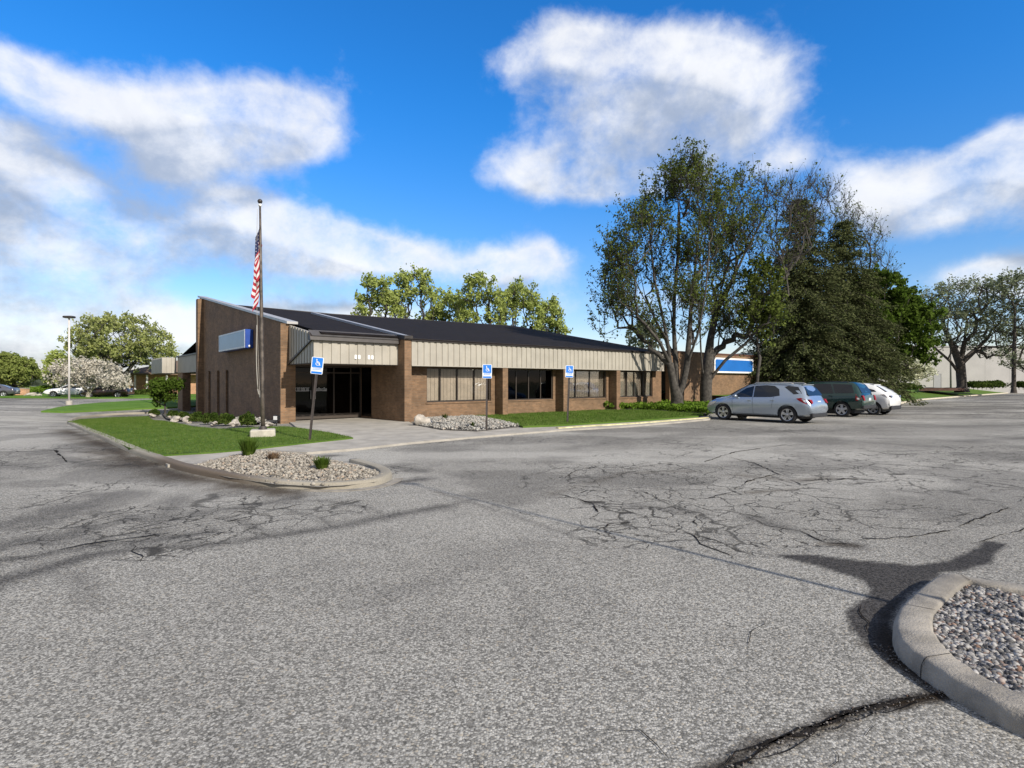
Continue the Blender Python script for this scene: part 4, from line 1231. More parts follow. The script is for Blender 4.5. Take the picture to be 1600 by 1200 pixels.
# ================================================================== VEHICLES
def paint(name, col, metal=.0, rough=.35):
    m, T, bs, co, out = base_mat(name)
    n = T.noise(co, 900, 2, .5)
    T.l.new(T.mix(T.step(n.outputs[0], .4, .6), tuple(v*.93 for v in col), tuple(min(1, v*1.07) for v in col)), bs.inputs['Base Color'])
    bs.inputs['Metallic'].default_value = metal; bs.inputs['Roughness'].default_value = rough
    bs.inputs['Coat Weight'].default_value = .8; bs.inputs['Coat Roughness'].default_value = .06
    return m
M_TYRE = plain("tyre_rubber", (.018, .018, .019), .85, .2)
M_RIM = plain("alloy_rim", (.55, .56, .58), .3, .05, metal=.8)
M_CARGLASS, T, bs, co, _o = base_mat("tinted_car_glass")
bs.inputs['Base Color'].default_value = (.010, .012, .016, 1); bs.inputs['Roughness'].default_value = .04; bs.inputs['Specular IOR Level'].default_value = .6
M_TAIL = plain("red_tail_lamp", (.24, .006, .008), .45, .1, spec=.2)
M_CLEAR = plain("clear_lamp", (.6, .58, .55), .12, .05, coat=1.0)
M_PLATE = plain("number_plate", (.55, .58, .62), .5, .12, 30)
M_CHROME = plain("chrome", (.7, .7, .72), .12, .03, metal=1.0)
M_CLAD = plain("black_cladding", (.022, .022, .024), .7, .15)

def car(label, mats, P, wheel_px=None, pos=None, head=None, detail=2, group=None):
    """P: profile dict. x runs forward, 0 at the middle of the wheelbase; y to the left"""
    h = math.atan2(UX, -UY) if head is None else head
    R = Matrix.Rotation(h, 3, 'Z')
    tr = P['track'] / 2
    if wheel_px:
        gx, gy = gp(*wheel_px)
        o = Vector((gx, gy, 0)) - R @ Vector((-P['wb']/2, tr + .10, 0))
    else: o = Vector((*pos, 0))
    root = thing("parked_car", label, "car", (o.x, o.y, zt(o.x, o.y)), h, group)
    K = P['keys']                        # rows: x, zbot, zbelt, ztop, wlow, wbelt, wtop
    kx = [k[0] for k in K]
    n = 90 if detail == 2 else 44
    xs = np.linspace(kx[0], kx[-1], n)
    prof = [np.interp(xs, kx, [k[i] for k in K]) for i in range(1, 7)]
    w = 5 if detail == 2 else 3
    def sm(a):
        p = np.concatenate([np.full(w, a[0]), a, np.full(w, a[-1])])
        return np.convolve(p, np.ones(w)/w, 'same')[w:-w]
    prof = [np.where((np.arange(n) < 2) | (np.arange(n) > n-3), a, sm(a)) for a in prof]
    zb, ze, zt_, wl_, we, wt = prof
    def section(i):
        b, e, t, l, m, r = zb[i], ze[i], zt_[i], wl_[i], we[i], wt[i]
        up = max(t - .05, e + .012)
        return [(l*.80, b), (l, b+.07), (m+.012, b + (e-b)*.42), (m+.016, b + (e-b)*.68), (m, e-.05), (m-.028, e),
                ((m-.03)*.5 + r*.5 + .010, e + (up-e)*.5), (r, up), (r-.07, up+.038), (r*.55, max(t, up+.042)+.012), (0, max(t, up+.042)+.020)]
    mb = MB(); rings = []
    for i in range(n):
        s = section(i)
        ring = [(xs[i], y, z) for y, z in s] + [(xs[i], -y, z) for y, z in s[-2::-1]]
        rings.append(ring)
    m = len(rings[0])
    vs = [p for r in rings for p in r]
    fs = []
    for i in range(n-1):
        for k in range(m):
            k2 = (k+1) % m
            fs.append((i*m+k, i*m+k2, (i+1)*m+k2, (i+1)*m+k))
    fs.append(tuple(range(m))[::-1]); fs.append(tuple((n-1)*m+k for k in range(m)))
    mb.add(vs, fs, 0, True)
    body = mb.build("body", mats['paint'], root, fix=True)
    # wheel arches
    cut = MB(); ra = P['wr'] + .055
    for sx in (-1, 1):
        for sy in (-1, 1):
            y0, y1 = (tr - .19, tr + .4) if sy > 0 else (-tr - .4, -tr + .19)
            pr = [(0, y0), (ra, y0), (ra, y1), (0, y1)]
            ring = [(sx*P['wb']/2 + ra*math.cos(t*PI/16), P['wr'] + .01 + ra*math.sin(t*PI/16)) for t in range(32)]
            cut.prism(ring, 'y', y0, y1)
    co_ = cut.build("cutter", mats['clad']); co_.matrix_world = body.matrix_world
    md = body.modifiers.new("arch", 'BOOLEAN'); md.operation = 'DIFFERENCE'; md.solver = 'EXACT'; md.object = co_
    co_.parent = root
    bpy.context.view_layer.update()
    dg = bpy.context.evaluated_depsgraph_get()
    me = bpy.data.meshes.new_from_object(body.evaluated_get(dg))
    body.modifiers.clear()
    if len(me.polygons) > 100: body.data = me
    me.name = "body"
    bpy.data.objects.remove(co_)
    es = body.data
    try:
        bm = bmesh.new(); bm.from_mesh(es)
        for e in bm.edges:
            if len(e.link_faces) == 2 and e.calc_face_angle(0) > math.radians(40): e.smooth = False
        bm.to_mesh(es); bm.free()
    except Exception: pass
    # helpers on the body surface
    def hw(x, z):
        i = int(np.clip(np.searchsorted(xs, x), 1, n-1)); t = (x - xs[i-1])/(xs[i]-xs[i-1])
        def W(i):
            s = section(i); zz = [q[1] for q in s[:8]]; yy = [q[0] for q in s[:8]]
            return np.interp(z, zz, yy)
        return W(i-1)*(1-t) + W(i)*t
    def top_x(z, rear=True):             # x where the top profile crosses z, from the rear (or front)
        rng = range(n) if rear else range(n-1, -1, -1)
        prev = None
        for i in rng:
            if zt_[i] >= z:
                if prev is None: return xs[i]
                t = (z - zt_[prev])/(zt_[i]-zt_[prev] + 1e-9); return xs[prev] + (xs[i]-xs[prev])*t
            prev = i
        return xs[n//2]
    def side_patch(name, poly, mat, off=.009, sides=(1, -1), parent=root):
        """polygon (x,z) laid on the flank, split into strips so it follows the curve"""
        out = []
        for s in sides:
            q = MB()
            ring = resample(list(poly) + [poly[0]], .12)[:-1]
            cx = sum(p[0] for p in ring)/len(ring); cz = sum(p[1] for p in ring)/len(ring)
            vs = [(x, s*(hw(x, z)+off), z) for x, z in ring] + [(cx, s*(hw(cx, cz)+off), cz)]
            vs += [(x, s*(hw(x, z)-.03), z) for x, z in ring]
            nn = len(ring); F = []
            for i in range(nn):
                j = (i+1) % nn; F.append((i, j, nn)); F.append((i, nn+1+i, nn+1+j, j))
            q.add(vs, F); out.append(q.build(name, mat, parent, fix=True))
        return out
    def end_patch(name, poly, mat, rear=True, off=.012, parent=root, xfix=None):
        q = MB(); ring = resample(list(poly) + [poly[0]], .1)[:-1]; s = -1 if rear else 1
        f = (lambda z: xfix) if xfix is not None else (lambda z: top_x(z, rear))
        cy = sum(p[0] for p in ring)/len(ring); cz = sum(p[1] for p in ring)/len(ring)
        vs = [(f(z) + s*off, y, z) for y, z in ring] + [(f(cz) + s*off, cy, cz)] + [(f(z) - s*.05, y, z) for y, z in ring]
        nn = len(ring); F = []
        for i in range(nn):
            j = (i+1) % nn; F.append((i, j, nn)); F.append((i, nn+1+i, nn+1+j, j))
        q.add(vs, F); return q.build(name, mat, parent, fix=True)
    for poly in P['side_windows']: side_patch("side_window", poly, mats['glass'])
    end_patch("rear_window", P['rear_window'], mats['glass'], True)
    end_patch("windscreen", P['windscreen'], mats['glass'], False)
    # wheels
    wr, ww = P['wr'], P.get('ww', .23)
    def wheel():
        w0 = bpy.data.objects.new("wheel", None); w0.empty_display_size = .2; COL.objects.link(w0); w0.parent = root
        ty = MB(); ty.lathe([(wr*.68, -ww*.46), (wr*.86, -ww*.5), (wr*.965, -ww*.42), (wr, -ww*.28), (wr, ww*.28), (wr*.965, ww*.42), (wr*.86, ww*.5), (wr*.68, ww*.46), (wr*.66, ww*.2), (wr*.66, -ww*.2), (wr*.68, -ww*.46)], (0, 0, 0), 32, axis='y')
        ty.build("tyre", mats['tyre'], w0)
        r = MB(); r.lathe([(wr*.675, -ww*.40), (wr*.64, -ww*.38), (wr*.62, -ww*.1), (wr*.62, ww*.30), (wr*.65, ww*.46), (wr*.69, ww*.47)], (0, 0, 0), 32, axis='y')
        ns_ = P.get('spokes', 5)
        for k in range(ns_):
            for d in ((-.13, .13) if P.get('split', True) else (0,)):
                t = 2*PI*k/ns_ + PI/2; a, b = t + d*.5, t + d
                p0 = (wr*.10*math.cos(a), wr*.10*math.sin(a)); p1 = (wr*.64*math.cos(b), wr*.64*math.sin(b))
                dx, dz = p1[0]-p0[0], p1[1]-p0[1]; L = math.hypot(dx, dz); wd = .030 if P.get('split', True) else .052
                nx, nz = -dz/L*wd, dx/L*wd
                r.prism([(p0[0]-nx, p0[1]-nz), (p1[0]-nx*1.15, p1[1]-nz*1.15), (p1[0]+nx*1.15, p1[1]+nz*1.15), (p0[0]+nx, p0[1]+nz)], 'y', ww*.30 + .002*k + (.001 if d > 0 else 0), ww*.40 + .002*k)
        r.lathe([(0, ww*.44), (wr*.12, ww*.44), (wr*.17, ww*.38), (wr*.17, ww*.2)], (0, 0, 0), 16, axis='y')
        r.build("rim", mats['rim'], w0)
        MB().lathe([(0, -ww*.12), (wr*.60, -ww*.12), (wr*.60, -ww*.05), (0, -ww*.05)], (0, 0, 0), 20, axis='y').build("brake_disc", mats['clad'], w0)
        return w0
    w0 = wheel(); first = True
    for sx in (-1, 1):
        for sy in (1, -1):
            wq = w0 if first else copy_tree(w0, root)
            first = False
            wq.location = (sx*P['wb']/2, sy*tr, wr); wq.rotation_euler = (0, 0, 0 if sy > 0 else PI)
    # underbody
    u = MB(); u.box(kx[0] + .45, kx[-1] - .45, -.62, .62, .19, .34); u.build("underbody", mats['clad'], root)
    end_x0, end_x1 = xs[0], xs[-1]
    for s in (1, -1):
        for poly in P['tail']: side_patch("tail_light", poly, mats['tail'], .012, (s,))
        if P.get('tail_end'): end_patch("tail_light", [(y*s, z) for y, z in P['tail_end']], mats['tail'], True, .02)
        for poly in P.get('tail_clear', []): side_patch("reverse_lamp", poly, mats['clear'], .016, (s,))
        for poly in P['head']: side_patch("headlight", poly, mats['clear'], .010, (s,))
        # mirror
        mx, mz = P['mirror']
        q = MB(); q.blob((mx, s*(hw(mx, mz)+.12), mz), (.07, .12, .075), 1, 2, .05, smooth=True); q.box(mx-.03, mx+.03, min(s*(hw(mx, mz)-.02), s*(hw(mx, mz)+.06)), max(s*(hw(mx, mz)-.02), s*(hw(mx, mz)+.06)), mz-.05, mz-.02)
        q.build("mirror", mats['paint'], root)
    for x, z in P['handles']: 
        for s in (1, -1):
            q = MB(); y = hw(x, z); q.box(x-.09, x+.09, min(s*(y-.01), s*(y+.03)), max(s*(y-.01), s*(y+.03)), z-.018, z+.018); q.build("door_handle", mats['paint'], root)
    for poly in P.get('cladding', []): side_patch("cladding", poly, mats['clad'], .014)
    for poly in P.get('flare', []): side_patch("wheel_flare", poly, mats.get('flare', mats['clad']), .03)
    if 'seams' in P:
        for s in (1, -1):
            for x0, z0, x1, z1 in P['seams']:
                q = MB()
                for t in range(8):
                    a, b = t/8, (t+1)/8
                    pa = (x0+(x1-x0)*a, z0+(z1-z0)*a); pb = (x0+(x1-x0)*b, z0+(z1-z0)*b)
                    q.add([(pa[0]-.006, s*(hw(*pa)+.003), pa[1]), (pa[0]+.006, s*(hw(*pa)+.003), pa[1]), (pb[0]+.006, s*(hw(*pb)+.003), pb[1]), (pb[0]-.006, s*(hw(*pb)+.003), pb[1])], [(0, 1, 2, 3)])
                q.build("door_gap", mats['clad'], root, fix=True)
    # rear bumper skirt, plate, roof rails
    zlo = P['rear_skirt']
    q = MB(); q.bevbox(end_x0 - .02, end_x0 + .12, -P['rear_w'], P['rear_w'], zlo[0], zlo[1], .03); q.build("rear_skirt", mats['clad'], root)
    py, pz = P['plate']; px_ = P.get('plate_x', min(top_x(pz, True), end_x0 + .05)) - .018
    MB().box(px_ - .012, px_, py - .155, py + .155, pz - .075, pz + .075).build("number_plate", M_PLATE, root)
    if P.get('rails'):
        x0, x1, y, z = P['rails']
        for s in (1, -1):
            q = MB(); q.tube([(x0, s*y, z-.04), (x0-.12, s*y, z+.02), ((x0+x1)/2, s*y, z+.03), (x1+.12, s*y, z+.012), (x1, s*y, z-.03)], .016, 8); q.build("roof_rail", mats.get('rail', M_FLASH), root)
    if P.get('spoiler'):
        x, z, wd = P['spoiler']
        MB().prism([(x+.16, z+.010), (x+.10, z+.035), (x-.06, z+.018), (x-.06, z-.012), (x+.1, z-.02)], 'y', -wd, wd).build("spoiler", mats['paint'], root)
    return root

# rounded crossover, rear at negative x
XOVER = dict(wb=2.857, track=1.58, wr=.355, spokes=5, split=True,
 keys=[(-2.36,.44,.70,.78,.66,.76,.60),(-2.30,.36,.82,.95,.74,.83,.62),(-2.20,.32,.98,1.08,.80,.88,.66),(-2.08,.29,1.05,1.30,.84,.905,.62),
       (-1.93,.28,1.08,1.55,.86,.915,.585),(-1.75,.27,1.075,1.615,.87,.92,.575),(-1.2,.25,1.05,1.655,.88,.92,.59),(-.5,.24,1.03,1.675,.88,.92,.60),(.05,.24,1.015,1.655,.88,.92,.60),
       (.40,.24,1.005,1.59,.88,.92,.595),(.85,.24,.995,1.36,.88,.92,.62),(1.27,.25,.985,1.10,.88,.915,.68),(1.5,.25,.97,1.04,.875,.91,.70),(1.9,.26,.90,.98,.85,.88,.66),(2.15,.28,.80,.90,.80,.83,.58),(2.32,.32,.66,.76,.70,.73,.48),(2.40,.42,.58,.62,.58,.60,.40)],
 side_windows=[[(1.02,1.045),(.72,1.26),(.42,1.45),(.10,1.535),(.07,1.06)],[(.02,1.06),(.05,1.54),(-.45,1.57),(-.80,1.54),(-1.02,1.40),(-1.10,1.14),(-.75,1.075)],[(-1.22,1.50),(-1.36,1.545),(-1.76,1.50),(-1.96,1.24),(-1.66,1.20)]],
 rear_window=[(-.50,1.50),(.50,1.50),(.66,1.20),(.62,1.14),(-.62,1.14),(-.66,1.20)],
 windscreen=[(-.52,1.56),(.52,1.56),(.68,1.14),(-.68,1.14)],
 tail=[[(-1.80,1.03),(-1.98,1.06),(-2.14,1.00),(-2.22,.80),(-2.08,.86),(-1.93,.93)]], tail_end=[(.60,.98),(.80,1.00),(.76,.82),(.64,.86)],
 tail_clear=[[(-2.06,.965),(-2.13,.965),(-2.15,.90),(-2.09,.91)]],
 head=[[(1.75,.86),(2.05,.80),(2.20,.68),(2.05,.66),(1.85,.74)]], mirror=(.80,1.085), handles=[(.18,.90),(-.82,.93)],
 cladding=[[(.98,.34),(-.98,.34),(-.98,.25),(.98,.25)]],
 seams=[(.05,1.05,.02,.36),(-.86,1.08,-.78,.60),(.98,1.0,.96,.44)],
 rear_skirt=(.27,.44), rear_w=.70, plate=(0,.86), plate_x=-2.30, rails=(.15,-1.55,.60,1.655), spoiler=(-1.84,1.585,.52))
silver = dict(paint=paint("silver_paint", (.36, .42, .50), .65, .26), glass=M_CARGLASS, tyre=M_TYRE, rim=M_RIM, clad=M_CLAD, tail=M_TAIL, clear=M_CLEAR)
car("silver crossover parked nearest the trees, tail towards the lot", silver, XOVER, wheel_px=(1230, 661.5))

# boxy off-roader, dark green
BOXY = dict(wb=2.69, track=1.52, wr=.365, spokes=5, split=False,
 keys=[(-2.30,.50,.74,.80,.66,.76,.64),(-2.25,.42,.95,1.05,.78,.86,.68),(-2.16,.38,1.08,1.14,.82,.90,.68),(-2.02,.36,1.12,1.44,.84,.905,.66),
       (-1.84,.35,1.13,1.665,.85,.91,.645),(-1.6,.34,1.12,1.705,.86,.915,.645),(-.6,.33,1.10,1.735,.86,.915,.65),(.15,.33,1.09,1.72,.86,.915,.645),(.38,.33,1.085,1.67,.86,.915,.64),
       (.90,.33,1.07,1.22,.86,.91,.68),(1.05,.34,1.06,1.12,.855,.905,.72),(1.7,.35,1.03,1.09,.84,.88,.70),(2.05,.38,.98,1.04,.80,.84,.66),(2.16,.42,.80,.94,.76,.80,.62),(2.22,.46,.70,.74,.7,.74,.55)],
 side_windows=[[(.80,1.13),(.40,1.56),(.02,1.61),(.02,1.14)],[(-.03,1.14),(-.03,1.61),(-.80,1.61),(-.98,1.15)],[(-1.05,1.16),(-.88,1.61),(-1.72,1.58),(-1.90,1.18)]],
 rear_window=[(-.56,1.60),(.56,1.60),(.64,1.18),(-.64,1.18)], windscreen=[(-.56,1.64),(.56,1.64),(.70,1.17),(-.70,1.17)],
 tail=[[(-1.98,1.12),(-2.13,1.12),(-2.21,.90),(-2.05,.80),(-1.98,.84)]], tail_end=[(.64,1.06),(.83,1.06),(.80,.82),(.64,.82)], tail_clear=[[(-2.03,.95),(-2.13,.95),(-2.14,.86),(-2.05,.86)]],
 head=[[(1.95,.95),(2.12,.90),(2.12,.78),(1.95,.80)]], mirror=(.66,1.17), handles=[(.08,1.0),(-.86,1.02)],
 cladding=[[(.90,.46),(-.90,.46),(-.90,.35),(.90,.35)]],
 flare=[[(-1.345-.50,.42),(-1.345-.44,.66),(-1.345-.24,.82),(-1.345,.86),(-1.345+.24,.82),(-1.345+.44,.66),(-1.345+.50,.42),(-1.345+.425,.42),(-1.345+.37,.62),(-1.345+.2,.755),(-1.345,.79),(-1.345-.2,.755),(-1.345-.37,.62),(-1.345-.425,.42)][::-1]],
 seams=[(.0,1.1,.0,.48),(-.95,1.1,-.85,.60)],
 rear_skirt=(.42,.60), rear_w=.80, plate=(0,.86), plate_x=-2.27, rails=(.1,-1.6,.60,1.70))
green = dict(paint=paint("dark_green_paint", (.012, .040, .034), .25, .22), glass=M_CARGLASS, tyre=M_TYRE, rim=M_RIM, clad=M_CLAD, tail=M_TAIL, clear=M_CLEAR, rail=M_CLAD)
green['flare'] = green['paint']
BOXY['flare'] = []
car("dark green boxy off-road car parked between the silver and the white cars", green, BOXY, wheel_px=(1315, 651.5))

# small white crossover with a sloping tail
COUPE = dict(wb=2.58, track=1.54, wr=.34, spokes=5, split=True,
 keys=[(-2.08,.50,.72,.80,.66,.74,.60),(-2.03,.40,.86,.98,.74,.83,.64),(-1.94,.34,.99,1.05,.80,.88,.64),(-1.72,.30,1.03,1.19,.83,.90,.60),
       (-1.30,.28,1.03,1.42,.85,.905,.57),(-.9,.27,1.02,1.50,.86,.91,.57),(-.3,.26,1.0,1.545,.86,.91,.585),(.15,.26,.99,1.53,.86,.91,.585),
       (.45,.26,.98,1.45,.86,.905,.59),(.98,.27,.97,1.10,.86,.90,.66),(1.3,.28,.95,1.02,.85,.89,.68),(1.75,.30,.88,.95,.82,.85,.62),(1.98,.33,.76,.84,.74,.77,.52),(2.08,.42,.62,.66,.6,.63,.42)],
 side_windows=[[(.78,1.05),(.42,1.33),(.05,1.43),(.03,1.06)],[(-.02,1.06),(0,1.43),(-.6,1.42),(-.98,1.30),(-1.12,1.12)],[(-1.16,1.13),(-1.04,1.28),(-1.30,1.22),(-1.42,1.13)]],
 rear_window=[(-.50,1.40),(.50,1.40),(.60,1.14),(-.60,1.14)], windscreen=[(-.52,1.44),(.52,1.44),(.66,1.10),(-.66,1.10)],
 tail=[[(-1.62,1.0),(-1.80,1.02),(-1.98,.95),(-2.03,.86),(-1.92,.88),(-1.85,.95)]], tail_end=[(.50,.96),(.78,.97),(.70,.86),(.55,.88)], tail_clear=[],
 head=[[(1.6,.84),(1.85,.80),(1.98,.68),(1.8,.70)]], mirror=(.62,1.07), handles=[(.12,.90),(-.72,.93)],
 cladding=[[(.90,.36),(-.90,.36),(-.90,.27),(.90,.27)]], seams=[(.0,1.04,.0,.38)],
 rear_skirt=(.30,.50), rear_w=.72, plate=(0,.80), plate_x=-2.06, spoiler=(-1.16,1.455,.50))
def taller(P, k):
    Q = dict(P); f = lambda z: z if z < .5 else .5 + (z-.5)*k
    Q['keys'] = [(a, b, f(c), f(d), e, g, h) for a, b, c, d, e, g, h in P['keys']]
    for key in ('side_windows', 'tail', 'head', 'seams'):
        if key == 'seams': Q[key] = [(a, f(b), c, f(d)) for a, b, c, d in P[key]]
        else: Q[key] = [[(x, f(z)) for x, z in poly] for poly in P[key]]
    for key in ('rear_window', 'windscreen', 'tail_end'): Q[key] = [(y, f(z)) for y, z in P[key]]
    Q['handles'] = [(x, f(z)) for x, z in P['handles']]; Q['mirror'] = (P['mirror'][0], f(P['mirror'][1])); Q['spoiler'] = (P['spoiler'][0], f(P['spoiler'][1]), P['spoiler'][2])
    return Q
COUPE = taller(COUPE, 1.11)
white = dict(paint=paint("white_car_paint", (.74, .74, .74), .0, .3), glass=M_CARGLASS, tyre=M_TYRE, rim=M_RIM, clad=M_CLAD, tail=plain("smoked_lamp", (.05, .012, .014), .2, .1, coat=1.0), clear=M_CLEAR)
car("small white crossover at the far end of the row of parked cars", white, COUPE, wheel_px=(1364, 648.5))

# three small cars far off on the left
SEDAN = dict(wb=2.75, track=1.56, wr=.33, spokes=5, split=True,
 keys=[(-2.35,.40,.72,.80,.66,.76,.60),(-2.28,.32,.92,1.02,.76,.84,.66),(-1.7,.26,.97,1.08,.84,.89,.66),(-1.0,.25,.95,1.38,.86,.90,.56),(-.4,.24,.94,1.45,.86,.90,.56),(.1,.24,.93,1.43,.86,.90,.57),(.45,.24,.92,1.32,.86,.90,.58),(1.05,.25,.91,.99,.86,.89,.68),(1.8,.27,.84,.90,.82,.85,.62),(2.2,.32,.70,.80,.74,.77,.52),(2.35,.42,.60,.64,.6,.63,.42)],
 side_windows=[[(.88,.98),(.42,1.25),(.05,1.35),(.03,.99)],[(-.02,.99),(0,1.36),(-.5,1.36),(-.95,1.25),(-1.2,1.02)]],
 rear_window=[(-.48,1.34),(.48,1.34),(.60,1.10),(-.60,1.10)], windscreen=[(-.5,1.36),(.5,1.36),(.66,1.02),(-.66,1.02)],
 tail=[[(-2.0,.92),(-2.25,.88),(-2.27,.76),(-2.1,.78)]], head=[[(1.75,.80),(2.1,.74),(2.22,.62),(1.95,.64)]], mirror=(.68,1.0), handles=[(.1,.84),(-.8,.86)],
 rear_skirt=(.28,.42), rear_w=.7, plate=(0,.72), plate_x=-2.33)
X, Y = xat(110, 66), 66
car("white sedan parked far off on the left beside the tall lamp post", dict(white), SEDAN, pos=(X, Y), head=math.radians(205), detail=1)
maroon = dict(white); maroon['paint'] = paint("dark_maroon_paint", (.035, .018, .018), .2, .3)
car("dark car parked under the white flowering tree", maroon, SEDAN, pos=(xat(168, 62), 62), head=math.radians(190), detail=1)
silver2 = dict(white); silver2['paint'] = paint("grey_car_paint", (.12, .12, .14), .5, .3)
car("grey car at the left edge of the view behind the brick pillar wall", silver2, SEDAN, pos=(xat(-12, 66), 66), head=math.radians(200), detail=1)

# ================================================================== TREES
def grow(rs, stems, att, up=.7, bf=.22, seg=.55, wob=.08):
    """branch skeleton: every attractor joins the cheapest node below it. returns nodes, parents"""
    N = 40000
    P = np.zeros((N, 3)); par = np.full(N, -1); L = np.zeros(N); n = 0
    for st in stems:
        prev = -1
        for p in st:
            p = np.array(p, float)
            if n:
                d = np.linalg.norm(P[:n] - p, axis=1); k = int(d.argmin())
                if prev == -1 and d[k] < 1e-6: prev = k; continue
            P[n] = p; par[n] = prev; L[n] = 0 if prev < 0 else L[prev] + np.linalg.norm(p - P[prev]); prev = n; n += 1
    att = att[np.argsort(np.linalg.norm(att - P[0], axis=1) + rs.rand(len(att)) * 1.0)]
    for p in att:
        v = p - P[:n]; d = np.linalg.norm(v, axis=1) + 1e-6
        cost = d * (1 + up * (1 - v[:, 2] / d)) + bf * L[:n]
        k = int(cost.argmin()); dist = d[k]
        if dist < .05: continue
        m = max(1, int(dist / seg)); prev = k
        pd = P[k] - P[par[k]] if par[k] >= 0 else np.array([0, 0, 1.0]); pd = pd / (np.linalg.norm(pd) + 1e-6)
        a = P[k].copy(); c1 = a + pd * dist * .30
        for i in range(1, m + 1):
            t = i / m
            q = (1-t)**2 * a + 2*t*(1-t) * c1 + t*t * p
            if i < m: q = q + rs.randn(3) * wob * min(1, dist)
            P[n] = q; par[n] = prev; L[n] = L[prev] + np.linalg.norm(q - P[prev]); prev = n; n += 1
            if n > N - 50: return P[:n], par[:n]
    return P[:n], par[:n]

def limb_mesh(mb, P, par, R, sides):
    n = len(P); kids = [[] for _ in range(n)]
    for i in range(n):
        if par[i] >= 0: kids[par[i]].append(i)
    starts = [(i, None) for i in range(n) if par[i] < 0]
    while starts:
        i, fr = starts.pop()
        pts = [P[fr]] if fr is not None else []; rad = [min(R[fr], R[i]*1.25)] if fr is not None else []
        while True:
            pts.append(P[i]); rad.append(R[i])
            ks = kids[i]
            if not ks: break
            ks = sorted(ks, key=lambda k: -R[k])
            for k in ks[1:]: starts.append((k, i))
            i = ks[0]
        if len(pts) > 1:
            r0 = max(rad); s = sides if r0 > .12 else (5 if r0 > .035 else 3)
            mb.tube(pts, rad, s, caps=False)

def leaf_cloud(rs, C, n, size, spread, flat=.0, droop=0.0, long=1.6):
    """n leaf diamonds scattered round the points C"""
    k = rs.randint(0, len(C), n)
    c = C[k] + rs.randn(n, 3) * spread
    a = rs.randn(n, 3); a[:, 2] = a[:, 2] * (1 - flat) - droop; a /= np.linalg.norm(a, axis=1, keepdims=True)
    b = np.cross(a, rs.randn(n, 3)); b /= np.linalg.norm(b, axis=1, keepdims=True)
    s = size * (.55 + .9 * rs.rand(n, 1))
    V = np.stack([c - a*s*long*.5, c + b*s*.5, c + a*s*long*.5, c - b*s*.5], 1).reshape(-1, 3)
    return V, np.arange(4*n).reshape(-1, 4)

def ell_pts(rs, ells, shell=.35, gaps=0):
    out = []
    for (cx, cy, cz, rx, ry, rz, n) in ells:
        v = rs.randn(n, 3); v /= np.linalg.norm(v, axis=1, keepdims=True)
        r = (shell + (1 - shell) * rs.rand(n, 1)) ** .6
        q = v * r * [rx, ry, rz] + [cx, cy, cz]
        if gaps:
            g = np.sin(q[:, 0]*1.5 + 1.3*np.sin(q[:, 2]*1.1)) + np.sin(q[:, 1]*1.7 + 1.1*np.sin(q[:, 0]*.9 + 2)) + np.sin(q[:, 2]*1.6 + 1.2*np.sin(q[:, 1]*1.2))
            q = q[g > -gaps]
        out.append(q)
    return np.concatenate(out)

